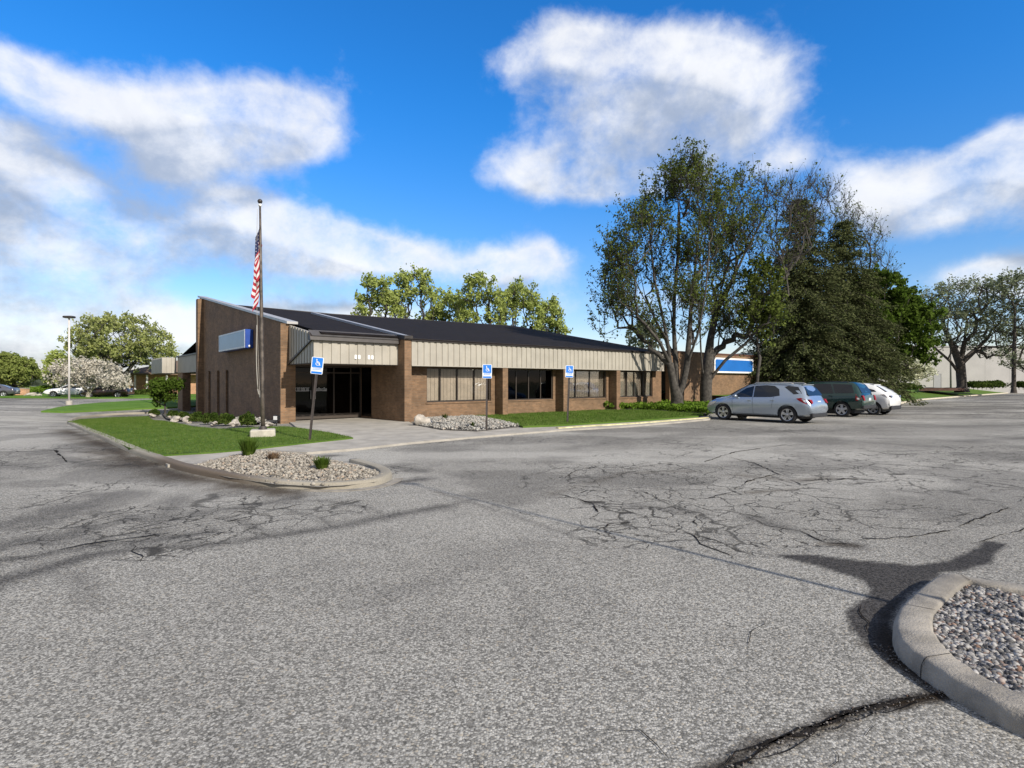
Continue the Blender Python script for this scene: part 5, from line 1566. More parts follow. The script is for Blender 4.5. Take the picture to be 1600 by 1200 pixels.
def tree(name, label, cat, base, R0, stems, ells, up=.7, bf=.2, tip=.010, twigs=2, tl=(.3, .8), tup=.6, leaf=(20000, .11, .12), bark=None, lmat=None, group=None, seed=1, pw=.5, wob=.08, leaf_where=None, droop=0.0, flat=0.0, shell=.35, seg=.55, gaps=0):
    rs = np.random.RandomState(seed)
    root = thing(name, label, cat, base, 0, group)
    att = ell_pts(rs, ells, shell, gaps)
    P, par = grow(rs, stems, att, up, bf, seg, wob)
    n0 = len(P)
    # twigs
    kids = np.zeros(n0, int)
    for i in range(n0):
        if par[i] >= 0: kids[par[i]] += 1
    cnt = np.ones(n0)
    for i in range(n0-1, -1, -1):
        if par[i] >= 0: cnt[par[i]] += cnt[i] if True else 0
    tips = [i for i in range(n0) if cnt[i] <= 3.5]
    TP, TF = [], []
    for i in tips:
        d = P[i] - P[par[i]] if par[i] >= 0 else np.array([0, 0, 1.]); d = d / (np.linalg.norm(d) + 1e-6)
        for _ in range(twigs):
            v = d + rs.randn(3) * .55 + np.array([0, 0, tup]); v /= np.linalg.norm(v)
            l = rs.uniform(*tl); m = P[i] + v*l*.5 + rs.randn(3)*.04; e = P[i] + v*l + np.array([0, 0, tup*.08*l])
            TP.append((P[i], m, e))
    leafN = np.zeros(n0)
    order = np.arange(n0-1, -1, -1)
    isleaf = kids == 0
    w = isleaf.astype(float)
    for i in order:
        if par[i] >= 0: w[par[i]] += w[i]
    R = np.maximum(tip, R0 * (w / w[0 if len(stems) == 1 else 0].clip(1)) ** pw)
    R = np.minimum(R, R0)
    mb = MB(); limb_mesh(mb, P, par, R, 9)
    # root flare
    for st in stems[:1]:
        p0 = np.array(st[0]); mb.tube([p0 + [0, 0, -.3], p0 + [0, 0, .05], p0 + [0, 0, .45]], [R0*1.55, R0*1.35, R0*.95], 10, caps=False)
    mb.build("trunk", bark or M_BARK, root)
    crown_c = []
    tv, tf = [], []
    if TP:
        A = np.array([t[0] for t in TP]); B = np.array([t[1] for t in TP]); Cc = np.array([t[2] for t in TP])
        # each twig: a thin three-sided tapering spike
        for (p, q, r0, r1) in ((A, B, tip*.95, tip*.75), (B, Cc, tip*.75, tip*.35)):
            d = q - p; d /= np.linalg.norm(d, axis=1, keepdims=True) + 1e-9
            a = np.cross(d, [0.3, .5, .81]); a /= np.linalg.norm(a, axis=1, keepdims=True) + 1e-9; b = np.cross(d, a)
            ring = []
            for (c, r) in ((p, r0), (q, r1)):
                for k in range(3):
                    t = 2*PI*k/3; ring.append(c + (a*math.cos(t) + b*math.sin(t))*r)
            V = np.stack(ring, 1).reshape(-1, 3); n = len(p); o = (np.arange(n)*6)[:, None]
            F = np.concatenate([np.stack([o[:, 0]+k, o[:, 0]+(k+1) % 3, o[:, 0]+3+(k+1) % 3, o[:, 0]+3+k], 1) for k in range(3)])
            tf.append(F + sum(len(x) for x in tv)); tv.append(V)
        TV, TFc = np.concatenate(tv), np.concatenate(tf)
        crown_c = np.concatenate([B, Cc, Cc, (B+Cc)/2])
    else: crown_c = P[isleaf]; TV = np.zeros((0, 3)); TFc = np.zeros((0, 4), int)
    C = crown_c if leaf_where is None else crown_c[leaf_where(crown_c, rs)]
    V, F = leaf_cloud(rs, C, leaf[0], leaf[1], leaf[2], flat, droop)
    np_mesh("crown", np.concatenate([TV, V]), np.concatenate([TFc, F + len(TV)]), [bark or M_BARK, lmat], root, midx=np.concatenate([np.zeros(len(TFc), int), np.ones(len(F), int)]))
    return root

def px_ell(px0, px1, py0, py1, Y, depth, base, n):
    """crown part measured in the photo, standing at distance Y: centre and radii relative to the tree foot"""
    x0, x1 = xat(px0, Y), xat(px1, Y); z1, z0 = zat(py0, Y), zat(py1, Y)
    return ((x0+x1)/2 - base[0], Y - base[1], (z0+z1)/2 - base[2], (x1-x0)/2, depth, (z1-z0)/2, n)

L_BUD = leaf_mat("budding_maple_leaf", (.072, .100, .024), (.105, .135, .030), (.16, .19, .055), .35)
L_MID = leaf_mat("spring_leaf", (.17, .22, .05), (.22, .26, .07), (.30, .33, .11), .4)
L_YEL = leaf_mat("yellow_green_leaf", (.27, .33, .08), (.35, .41, .11), (.45, .50, .19), .4)
L_DEEP = leaf_mat("deep_green_leaf", (.058, .102, .014), (.084, .132, .022), (.125, .18, .036), .4)
L_CONE = leaf_mat("spruce_needles", (.056, .070, .029), (.074, .087, .036), (.112, .120, .054), .15)
L_DUST = leaf_mat("dusty_green_leaf", (.17, .21, .12), (.22, .25, .145), (.28, .30, .19), .35)
L_BLOOM = leaf_mat("white_blossom", (.40, .37, .30), (.50, .46, .38), (.60, .57, .50), .25)
L_BLOOM2 = leaf_mat("cream_blossom", (.46, .48, .33), (.58, .58, .42), (.66, .66, .52), .25)
L_SHRUB = leaf_mat("clipped_shrub", (.035, .065, .012), (.055, .085, .018), (.09, .12, .03), .3)
L_COVER = leaf_mat("ground_cover_leaf", (.10, .18, .02), (.14, .23, .03), (.19, .29, .045), .4)
L_DRY = leaf_mat("dry_stalks", (.16, .10, .06), (.20, .13, .08), (.26, .18, .11), .3)

# ---- the two big multi-stemmed maples in front of the building
Y1 = 33.0; b1 = (xat(1058, Y1), Y1, .12)
stems = [[(0,0,0),(0,0,.7)],
 [(0,0,.7),(-.25,-.1,1.5),(-.45,-.2,2.6),(-.65,-.3,4.0),(-.95,-.2,5.6),(-1.3,0,7.4),(-1.5,.1,9.4),(-1.6,.1,11.2)],
 [(0,0,.7),(.05,.2,1.6),(.0,.35,3.0),(-.05,.5,4.8),(.0,.5,6.8),(.15,.3,9.0),(.2,.3,11.5),(.3,.3,13.2)],
 [(0,0,.7),(.35,-.05,1.5),(.55,-.1,2.6),(.68,.0,3.9),(.85,.2,5.6),(1.1,.4,7.6),(1.35,.5,9.8),(1.5,.5,11.8)],
 [(-.65,-.3,4.0),(-1.4,-.5,5.2),(-2.2,-.6,6.6),(-2.9,-.6,8.2),(-3.3,-.6,9.6)], [(-.45,-.2,2.6),(-1.2,-.8,3.8),(-2.2,-1.2,4.9),(-3.2,-1.3,5.8)],
 [(.0,.35,3.0),(-.8,1.0,4.8),(-1.5,1.5,6.8),(-1.9,1.8,9.0)], [(.55,-.1,2.6),(.9,-1.0,4.4),(1.1,-1.6,6.6),(1.2,-1.9,8.8)]]
tree("maple_tree", "tall multi-stemmed maple just opening its leaves, left one of the two before the office", "tree", b1, .36, stems,
 [px_ell(1000,1140,266,430,Y1,2.8,b1,360), px_ell(935,1050,325,480,Y1,2.6,b1,260), px_ell(938,1010,400,505,Y1,2.0,b1,170), px_ell(1000,1130,380,500,Y1,2.4,b1,170), px_ell(1035,1110,252,340,Y1,1.6,b1,90), px_ell(985,1110,440,555,Y1,2.0,b1,150), px_ell(925,975,440,540,Y1,1.3,b1,50)],
 up=1.2, bf=.10, tip=.013, twigs=5, tl=(.4, 1.35), tup=1.0, leaf=(25000, .085, .08), bark=M_BARK, lmat=L_BUD, group="maples before the office", seed=11, pw=.62, seg=.45, gaps=.25)
Y2 = 35.0; b2 = (xat(1103, Y2), Y2, .12)
stems = [[(0,0,0),(0,0,1.3)],
 [(0,0,1.3),(-.25,-.1,2.4),(-.35,-.1,3.6),(-.35,.1,5.2),(-.2,.2,7.2),(-.1,.2,9.4),(.1,.2,11.4)],
 [(0,0,1.3),(.15,.1,2.6),(.35,.2,4.2),(.7,.2,6.0),(1.2,.1,8.2),(1.7,.1,10.2),(2.1,.1,12)],
 [(0,0,1.3),(.45,-.2,2.1),(1.0,-.5,2.9),(1.9,-.7,3.7),(3.0,-.8,4.6),(4.2,-.8,5.3)],
 [(.35,.2,4.2),(1.2,.0,5.4),(2.2,-.1,6.8),(3.0,-.2,8.4),(3.7,-.2,10.2)], [(.7,.2,6.0),(1.9,.6,8.0),(2.9,.9,10.0),(3.9,1.0,11.8)],
 [(-.35,.1,5.2),(-.9,.6,7.0),(-1.2,.9,9.0)]]
tree("maple_tree", "tall multi-stemmed maple beside the wall sign, its right side still bare twigs", "tree", b2, .36, stems,
 [px_ell(1085,1225,282,410,Y2,2.6,b2,300), px_ell(1100,1240,340,470,Y2,2.4,b2,230), px_ell(1175,1270,295,430,Y2,2.2,b2,220), px_ell(1090,1230,430,540,Y2,2.2,b2,150), px_ell(1110,1190,450,555,Y2,1.6,b2,100), px_ell(1215,1300,275,360,Y2,1.6,b2,90)],
 up=1.2, bf=.10, tip=.013, twigs=5, tl=(.4, 1.5), tup=1.0, leaf=(13000, .085, .08), bark=M_BARK, lmat=L_BUD, group="maples before the office", seed=12, pw=.62, seg=.45, gaps=.25,
 leaf_where=lambda c, rs: np.where(rs.rand(len(c)) < np.clip(1.15 - .24*c[:, 0], .10, 1))[0])
# leafier lower shoots between the stems belong to the maples: a low sapling growing up through them
Y3 = 34.0; b3 = (xat(1182, Y3), Y3, .1)
tree("young_maple", "low leafy young maple beneath the bare right side of the maples", "tree", b3, .10, [[(0,0,0),(0,0,1.2),(.1,0,2.4)]],
 [px_ell(1160,1215,415,520,Y3,1.1,b3,90), px_ell(1158,1225,470,530,Y3,1.1,b3,50)], up=.6, leaf=(4200, .13, .16), bark=M_BARK, lmat=L_BUD, seed=13)
Y4 = 51.0; b4 = (xat(1292, Y4), Y4, .2)
stems = [[(0,0,0),(0,0,2.5),(.1,0,4.5)], [(.1,0,4.5),(.6,0,7),(1.2,.1,9.5)], [(.1,0,4.5),(-.6,.2,7),(-1.2,.2,9.5)], [(.1,0,4.5),(1.4,-.2,6.6),(2.6,-.3,8.4)]]
tree("bare_tree", "bare wide tree with upswept twigs rising behind the dark spruces", "tree", b4, .34, stems,
 [px_ell(1235,1335,280,430,Y4,2.8,b4,260), px_ell(1295,1380,325,480,Y4,2.6,b4,230), px_ell(1330,1398,380,520,Y4,2.2,b4,110)], up=1.2, bf=.10, tip=.013, twigs=5, tl=(.4, 1.3), tup=.5, leaf=(2600, .10, .10), bark=M_BARK, lmat=L_BUD, seed=14, pw=.58, seg=.5)

# ---- dark spruces
def conifer(label, base, H, Rm, seed, whorls=46, n=46000, skew=0.0, lowz=.10):
    rs = np.random.RandomState(seed); root = thing("spruce_tree", label, "tree", base, 0, "dark spruces behind the parked cars")
    mb = MB(); mb.tube([(0,0,-.2),(0,0,H*.5),(0,0,H*.97)], [.26,.16,.03], 8, caps=False)
    C, D = [], []
    for i in range(whorls):
        t = (i + rs.rand()*.6) / whorls; z = H*(lowz + (1-lowz)*t)
        rad = Rm * (1 - t)**.60 * (.9 + .1*math.sin(i*1.3))
        nb = max(4, int(9 * (1 - t) + 4))
        for k in range(nb):
            th = 2*PI*(k + rs.rand()*.8)/nb + i*.7
            L = max(.25, rad * rs.uniform(.62, 1.12)) * (1 + skew*math.cos(th)) * (1 + .22*math.sin(3*th + seed) * math.sin(i*.55 + seed))
            m = max(3, int(L/.35)); pts = []
            rise = rs.uniform(-.05, .25) if t < .75 else .6
            for j in range(m+1):
                s = j/m; pts.append((math.cos(th)*L*s, math.sin(th)*L*s, z + L*(rise*s - .38*s*s) + .03*rs.randn()))
            mb.tube(pts, list(np.linspace(.045*(1-t)+.012, .008, m+1)), 4, caps=False)
            P = np.array(pts)
            for j in range(1, m+1):
                w = .30 * (1.25 - s*.3)
                C.append(P[j]); D.append((math.cos(th), math.sin(th), L*(1-j/m)))
    mb.build("trunk", M_BARK_D, root)
    C = np.array(C); D = np.array(D)
    k = rs.randint(0, len(C), n)
    side = np.stack([-D[k, 1], D[k, 0], 0*D[k, 0]], -1)
    off = side * rs.randn(n, 1) * .24 + np.stack([D[k, 0], D[k, 1], 0*D[k, 0]], -1) * rs.randn(n, 1)*.18
    c = C[k] + off; c[:, 2] -= np.abs(rs.randn(n)) * .16
    a = np.stack([D[k, 0], D[k, 1], -.55 + 0*D[k, 0]], -1) + side * rs.randn(n, 1)*.9 + rs.randn(n, 3)*.35
    a /= np.linalg.norm(a, axis=1, keepdims=True)
    b = np.cross(a, rs.randn(n, 3)); b /= np.linalg.norm(b, axis=1, keepdims=True)
    l = .115*(.6 + .9*rs.rand(n, 1)); w = l*.34
    V = np.stack([c - a*l*.5 - b*w*.4, c + b*w, c + a*l, c - b*w], 1).reshape(-1, 3)
    np_mesh("crown", V, np.arange(4*n).reshape(-1, 4), L_CONE, root)
    return root
YS = 42.6
conifer("dark spruce with the taller pointed top, left of the pair behind the cars", (xat(1250, YS), YS, .1), zat(312, YS), 4.9, 5, 50, 100000, lowz=.12)
YS2 = 45.0
conifer("dark spruce with the lower broad top, right of the pair behind the cars", (xat(1318, YS2), YS2, .1), zat(345, YS2), 5.4, 6, 48, 105000, lowz=.09)

# ---- deep green leafy tree to the right of the spruces
YE = 49.0; bE = (xat(1392, YE), YE, .3)
tree("leafy_tree", "deep green fully leafed tree right of the spruces above the white car", "tree", bE, .24, [[(0,0,0),(0,0,1.6),(-.1,0,3.0),(-.2,0,5)]],
 [px_ell(1320,1425,430,560,YE,2.6,bE,260), px_ell(1355,1458,462,592,YE,2.6,bE,260), px_ell(1300,1380,500,598,YE,2.2,bE,160)], up=.5, leaf=(30000, .19, .16), bark=M_BARK_D, lmat=L_DEEP, seed=15)
# ---- spreading trees on the bank
YF = 66.0; bF = (xat(1503, YF), YF, .82)
stems = [[(0,0,0),(-.1,0,1.6),(-.2,0,3.0)], [(-.1,0,1.6),(-1.6,-.3,3.3),(-3.6,-.5,4.9),(-5,-.4,6.0)], [(-.2,0,3.0),(-1.0,.2,5.2),(-2.0,.2,7.4)], [(-.2,0,3.0),(.3,0,5.6),(.6,0,8.2)], [(-.2,0,3.0),(1.2,-.2,4.4),(2.8,-.3,6.0),(4.0,-.3,7.0)]]
tree("spreading_tree", "open spreading tree with a forked dark trunk in front of the long grey building", "tree", bF, .50, stems,
 [px_ell(1432,1590,440,500,YF,5.0,bF,260), px_ell(1425,1540,480,545,YF,4.2,bF,170), px_ell(1520,1600,500,565,YF,3.5,bF,120)], up=.25, bf=.16, tip=.025, twigs=2, tl=(.4, 1.0), tup=.15, leaf=(11000, .15, .20), bark=M_BARK_D, lmat=L_DUST, seed=16, flat=.5)
YG = 62.0; bG = (xat(1584, YG), YG, .8)
tree("thin_tree", "thin-stemmed tree with layered dusty branches at the right edge of the view", "tree", bG, .20, [[(0,0,0),(0,0,3),(.1,0,6),(.1,0,9)]],
 [px_ell(1550,1680,422,480,YG,4.0,bG,150), px_ell(1545,1680,470,530,YG,3.6,bG,130), px_ell(1560,1660,540,585,YG,2.6,bG,80)], up=.05, bf=.14, tip=.022, twigs=2, tl=(.4, 1.0), tup=.1, leaf=(9000, .15, .18), bark=M_BARK_D, lmat=L_DUST, seed=17, flat=.6)
YH = 52.0; bH = (xat(1391, YH), YH, .45)
tree("flowering_shrub", "small crooked tree in cream white bloom behind the white crossover", "tree", bH, .10, [[(0,0,0),(.05,0,.5)], [(.05,0,.5),(.5,0,1.0),(1.0,0,1.4)], [(.05,0,.5),(-.3,.1,1.0),(-.7,.1,1.4)]],
 [px_ell(1368,1452,570,598,YH,1.2,bH,110)], up=.2, tip=.012, leaf=(5500, .13, .11), bark=M_BARK_D, lmat=L_BLOOM2, seed=18)

# ---- row of yellow-green trees rising behind the roof
row = [(590,432,.95,"yellow-green tree behind the roof with the squarest top, leftmost of the row"),(648,421,1.05,"yellow-green tree behind the roof with the highest pointed top"),(702,456,.9,"lower yellow-green tree in the gap at the middle of the row behind the roof"),(752,430,1.1,"broad yellow-green tree behind the roof right of the low middle one"),(815,442,1.0,"open yellow-green tree behind the roof above the end of the ridge"),(862,470,.8,"thin sparse yellow-green tree at the right end of the row behind the roof")]
for i, (px, py, k, lab) in enumerate(row):
    Y = 60.0 + (i % 3)*2.0; b = (xat(px, Y), Y, 0.0); w = 36*k
    if i == 5: w = 22
    H = zat(py, Y)
    tree("row_tree", lab, "tree", b, .22, [[(0,0,0),(0,0,H*.35),(.2,0,H*.6)], [(0,0,H*.35),(-.9,.1,H*.62)], [(0,0,H*.35),(1.0,-.1,H*.62)]],
     [px_ell(px-w*.75,px+w*.75,py,py+50,Y,1.7,b,70), px_ell(px-w,px-4,py+26,py+88,Y,1.7,b,55), px_ell(px+4,px+w,py+22,py+88,Y,1.7,b,55)], up=.5, tip=.02, twigs=2, tl=(.3, .8), tup=.4, leaf=(3800, .19, .17), bark=M_BARK, lmat=L_YEL, group="row of trees behind the roof", seed=30+i, wob=.12)
Y = 66; b = (xat(1003, Y), Y, 0)
tree("pale_tree", "pale thin treetop showing above the end of the roof left of the maple trunks", "tree", b, .18, [[(0,0,0),(0,0,3),(0,0,5)]], [px_ell(978,1034,506,560,Y,1.8,b,110)], up=.8, tip=.02, leaf=(2600, .2, .15), bark=M_BARK_P, lmat=L_DUST, seed=40)

# ---- trees far off on the left
YK = 72.0; bK = (xat(190, YK), YK, 0)
tree("budding_tree", "big round olive green tree behind the white flowering tree on the left", "tree", bK, .36, [[(0,0,0),(0,0,2.2),(0,0,3.6)], [(0,0,2.2),(-2.0,0,4.6),(-3.5,0,6)], [(0,0,2.2),(2.0,0,4.6),(3.6,0,5.8)], [(0,0,3.6),(0,0,6.5)]],
 [px_ell(115,255,494,580,YK,4.6,bK,420), px_ell(112,190,530,600,YK,3.6,bK,140), px_ell(190,276,522,578,YK,3.6,bK,140)], up=.4, tip=.02, twigs=2, tl=(.4, .9), tup=.4, leaf=(12500, .21, .2), bark=M_BARK, lmat=leaf_mat("olive_leaf", (.24, .28, .08), (.31, .34, .11), (.40, .42, .20), .4), seed=41, gaps=.6)
YL = 61.0; bL = (xat(138, YL), YL, 0)
tree("flowering_tree", "broad low tree covered in white blossom with pale branching stems", "tree", bL, .20, [[(0,0,0),(0,0,.4)], [(0,0,.4),(-.7,0,1.3),(-1.6,0,2.0)], [(0,0,.4),(.2,.1,1.4),(.3,.1,2.4)], [(0,0,.4),(.8,-.1,1.3),(1.8,0,2.0)]],
 [px_ell(78,192,564,606,YL,2.6,bL,230), px_ell(160,198,588,612,YL-1,1.4,bL,40)], up=.2, tip=.016, twigs=2, tl=(.25, .6), tup=.3, leaf=(3800, .16, .17), bark=M_BARK_P, lmat=L_BLOOM, seed=42)
YM = 84.0; bM = (xat(22, YM), YM, 0)
tree("olive_tree", "dull green bushy tree at the far left edge above the brick pillar wall", "tree", bM, .26, [[(0,0,0),(0,0,1.6),(0,0,3)]],
 [px_ell(-8,30,556,600,YM,2.6,bM,150), px_ell(8,50,562,610,YM,2.6,bM,150)], up=.4, tip=.02, leaf=(9000, .25, .2), bark=M_BARK, lmat=L_MID, seed=43)
b = (xat(-40, 80), 80, 0)
tree("olive_tree", "second dull green tree mostly cut off by the left edge of the view", "tree", b, .24, [[(0,0,0),(0,0,1.6),(0,0,3)]], [px_ell(-90,0,568,608,80,2.6,b,160)], up=.4, tip=.02, leaf=(6000, .25, .2), bark=M_BARK, lmat=L_MID, seed=44)
YN = 78; b = (xat(84, YN), YN, 0)
tree("small_tree", "small yellowish tree behind the left end of the white blossom", "tree", b, .14, [[(0,0,0),(0,0,1.6)]], [px_ell(72,104,556,606,YN,1.4,b,110)], up=.4, tip=.02, leaf=(3000, .24, .18), bark=M_BARK, lmat=L_YEL, seed=45)
# dark young tree by the back of the side wall
X, Y = gp(258, 647, .1); b = (X, Y, zt(X, Y) + .1)
tree("young_tree", "small dark green young tree beside the drive-up canopy pier", "tree", b, .06, [[(0,0,0),(0,0,.5),(-.05,0,1.0)]],
 [px_ell(240,280,596,618,Y,.8,b,90), px_ell(240,268,612,632,Y,.6,b,40)], up=.4, tip=.010, tl=(.15, .4), leaf=(3600, .12, .09), bark=M_BARK, lmat=L_DEEP, seed=46)

# ================================================================== SHRUBS, ROCKS, TUFTS
def shrub(label, c, r, n, mat, seed, group=None, name="shrub", cat="shrub", h=None, size=.06):
    rs = np.random.RandomState(seed); root = thing(name, label, cat, c, 0, group)
    mb = MB()
    for k in range(7):
        t = 2*PI*k/7; mb.tube([(0, 0, -.05), (r[0]*.35*math.cos(t), r[1]*.35*math.sin(t), r[2]*.8), (r[0]*.65*math.cos(t), r[1]*.65*math.sin(t), r[2]*1.3)], [.015, .011, .005], 5)
    mb.build("stems", M_BARK_D, root)
    v = rs.randn(n, 3); v /= np.linalg.norm(v, axis=1, keepdims=True); v[:, 2] = np.abs(v[:, 2])*1.0
    k = (.62 + .38*rs.rand(n, 1)**.5) * (1 + .16*np.sin(v[:, :1]*5 + seed)*np.cos(v[:, 1:2]*4 + seed))
    C = v*k*np.array([r[0], r[1], r[2]*1.6]) + [0, 0, .03]
    V, F = leaf_cloud(rs, C, n, size, .02)
    np_mesh("foliage", V, F, mat, root)
    return root
SH = [(386,663,11,15,"clipped round shrub nearest the flagpole in the side bed"),(352,661.5,13,13,"wide clipped shrub under the nearest slit window"),(329,659.5,12,12,"clipped shrub under the middle slit window"),(306,657.5,12,11,"dark clipped shrub at the foot of the far wall pier"),(285,654,9,9,"small dark clipped shrub between pale rocks beyond the wall pier"),(270,651,8,8,"small clipped shrub right of the young tree's foot"),(241,648,7,7,"small dark clipped shrub at the far end of the bed, left of the young tree")]
for i, (px, py, wx, hy, lab) in enumerate(SH):
    X, Y = gp(px, py, .1); k = Y/FPX
    shrub(lab, (X, Y, zt(X, Y)+.1), (wx*k, wx*k*.9, hy*k*.62), 2600, L_SHRUB, 60+i, "clipped shrubs along the side wall", size=.075)
def rock(label, px, py, w, h, seed, group, dz=.1):
    X, Y = gp(px, py, dz); k = Y/FPX
    o = MB().blob((0, 0, 0), (w*k*.5, w*k*.42, h*k*.62), seed, 3, .5).build("rock", M_ROCK)
    o.location = (X, Y, zt(X, Y) + dz + h*k*.28); o.rotation_euler = (0, 0, seed)
    return tag(o, label, "rock", group)
g = "pale rocks in the beds"
rock("pale rounded boulder at the foot of the brick pier right of the entrance", 657, 663, 20, 17, 3, g)
rock("pale rock between the two clipped shrubs nearest the flagpole", 367, 665, 16, 8, 5, g)
rock("flat pale rock below the middle slit window", 334, 663, 15, 6, 8, g)
rock("upright pale rock beside the small dark shrub beyond the wall pier", 293, 658, 11, 8, 9, g)
rock("low pale rock left of the far wall pier", 276, 657, 14, 6, 14, g)
rock("small pale rock behind the flagpole footing", 418, 665, 16, 6, 15, g)
rock("small pale rock at the far end of the side bed", 238, 650.5, 9, 4, 17, g)

def tuft(label, px, py, w, h, n, mat, seed, dz=.09, name="grass_tuft", cat="ornamental grass", wid=.010, lean=.55):
    X, Y = gp(px, py, dz); k = Y/FPX; rs = np.random.RandomState(seed)
    root = thing(name, label, cat, (X, Y, zt(X, Y) + dz))
    th = rs.rand(n)*2*PI; R = rs.rand(n)**.7*w*k*.5
    H = h*k*(.55 + .5*rs.rand(n)); V = []; F = []
    for i in range(n):
        b0 = np.array([math.cos(th[i])*R[i]*.35, math.sin(th[i])*R[i]*.35, 0]); d = np.array([math.cos(th[i]), math.sin(th[i]), 0])
        s = np.array([-d[1], d[0], 0])*wid; o = len(V)
        p1 = b0 + d*R[i]*.35 + [0, 0, H[i]*.6]; p2 = b0 + d*R[i]*lean*1.4 + [0, 0, H[i]]
        V += [b0-s, b0+s, p1+s*.8, p1-s*.8, p2+s*.15, p2-s*.15]; F += [(o, o+1, o+2, o+3), (o+3, o+2, o+4, o+5)]
    np_mesh("blades", V, F, mat, root)
    MB().lathe([(0, -.03), (w*k*.18, -.02), (w*k*.12, .03), (0, .05)], (0, 0, 0), 10).build("crown_base", M_SOIL, root)
    return root
tuft("tall green grass clump at the back of the river stones below the flagpole", 388, 714, 34, 30, 420, L_DEEP, 71)
tuft("dry reddish stalks between the two green clumps in the river stones", 427, 720, 28, 14, 160, L_DRY, 72, name="dry_tuft", cat="dry plant")
tuft("rounded green clump near the point of the stone bed", 503, 736, 30, 22, 420, L_DEEP, 73)
tuft("small dark seedling in the white stones under the first window", 695, 655, 14, 9, 90, L_SHRUB, 74, .13, "small_plant", "plant")
tuft("dark little plant at the front of the white stones", 738, 667, 12, 8, 90, L_SHRUB, 75, .13, "small_plant", "plant")

# ---- bright ground cover under the maples (uncountable), with taller clumps
rs = np.random.RandomState(80)
CP = G([(915,637),(946,640.5),(1006,640),(1055,643.5),(1110,647.5),(1118,640),(1108,634),(1040,632),(960,634)], .12)
P = np.array(CP); lo, hi = P.min(0), P.max(0); q = lo + rs.rand(30000, 2)*(hi-lo); q = q[inside_np(q[:, 0], q[:, 1], CP)][:3800]
hh = .16 + .34*fbm(q[:, 0]*.8, q[:, 1]*.8, 3, 3)
C = np.stack([q[:, 0], q[:, 1], .10 + hh*rs.rand(len(q))**.5], -1)
V, F = leaf_cloud(rs, C, 30000, .085, .05)
tag(np_mesh("ground_cover", V, F, L_COVER), "bright green leafy ground cover round the maple trunks", "ground cover", kind='stuff')
o = poly_sheet("planting_bed", CP, .14, M_SOIL, .6); tag(o, kind='structure')

# ---- low hedges on the bank
def hedge(label, p0, p1, w, h, n, mat, seed, z=0.0, name="hedge", cat="hedge", size=.16, group=None):
    rs = np.random.RandomState(seed); L = math.dist(p0, p1); a = math.atan2(p1[1]-p0[1], p1[0]-p0[0])
    root = thing(name, label, cat, (p0[0], p0[1], z), a, group)
    mb = MB()
    for k in range(int(L/.8)): mb.tube([(k*.8+.3, 0, -.1), (k*.8+.4, .1, h*.7)], [.03, .012], 5)
    mb.build("stems", M_BARK_D, root)
    C = np.stack([rs.rand(n)*L, rs.randn(n)*w*.28, 0*rs.rand(n)], -1)
    C[:, 2] = h*(.25 + .75*rs.rand(n)**.5) * (1 - .5*(np.abs(C[:, 1])/w)) * (.8 + .35*fbm(C[:, 0]*.5, C[:, 0]*0, seed, 3))
    V, F = leaf_cloud(rs, C, n, size, .05); np_mesh("foliage", V, F, mat, root); return root
Yh = 70
hedge("low green hedge right of the spreading tree's trunk", (xat(1512, Yh), Yh), (xat(1582, Yh), Yh+2), 1.6, .95, 7000, L_SHRUB, 90, .86)
hedge("low green hedge at the right edge beyond the thin-stemmed tree", (xat(1590, Yh), Yh), (xat(1660, Yh), Yh+2), 1.6, .9, 5000, L_SHRUB, 91, .86)
hedge("low green planting between the cream flowering tree and the mulch", (xat(1405, 62), 62), (xat(1438, 62), 63), 1.6, .7, 4000, L_SHRUB, 92, .80)
o = MB(); M_MULCH = plain("red_brown_mulch", (.075, .038, .028), .95, .3, 5, bump=.8)
mul = poly_sheet("mulch_bed", [(xat(1436, 64), 64), (xat(1512, 64), 64.5), (xat(1512, 70), 70), (xat(1436, 70), 69)], 1.02, M_MULCH, 1.0, .3, .05); tag(mul, kind='structure')
hedge("long bright green hedge across the far lot on the left", (xat(40, 78), 78), (xat(96, 78), 80), 1.8, 1.15, 6500, L_COVER, 93, -.05)

# far treeline on the horizon
rs = np.random.RandomState(95); n = 9000
ang = np.radians(rs.uniform(-62, 62, n)); dist = rs.uniform(620, 900, n)
hgt = 9*fbm(ang*22 + 50, ang*0 + 3, 7, 4)
C = np.stack([np.sin(ang)*dist, np.cos(ang)*dist, hgt*rs.rand(n)**.6 - 1], -1)
V, F = leaf_cloud(rs, C, n*3, 6.5, 1.2); tag(np_mesh("distant_wood", V, F, leaf_mat("distant_leaf", (.05, .07, .045), (.07, .085, .06), None, .2)), "distant wooded horizon", "wood", kind='stuff')

# ================================================================== FAR BUILDINGS AND FURNITURE
# long grey building on the right
gb = thing("grey_building", "long plain grey building behind the trees at the right", "building", (xat(1395, 84), 84, .9), math.atan2(.10, 1))
M_GREY = plain("pale_grey_panel", (.34, .33, .32), .8, .06, .5)
M_GREY2 = plain("grey_cap", (.28, .275, .27), .7, .05)
wq = MB(); wq.box(-14, 60, 0, .3, -1.5, 6.0)
for k in range(18): wq.box(-13.8 + k*4.1, -13.72 + k*4.1, -.012, -.001, -1.0, 5.98)
wq.build("wall", M_GREY, gb); MB().box(-14.2, 60.2, -.1, .5, 6.003, 6.25).build("coping", M_GREY2, gb); MB().box(-14, 60, .302, 25, 5.6, 5.9).build("roof", M_GREY2, gb); MB().box(-14.0, -13.7, .302, 25, -1.5, 5.59).build("side_wall", M_GREY, gb)
dd = MB(); dd.box(6.6, 7.7, -.02, -.002, -.2, 2.0); dd.build("door", plain("grey_door", (.26, .26, .27), .6, .05), gb)
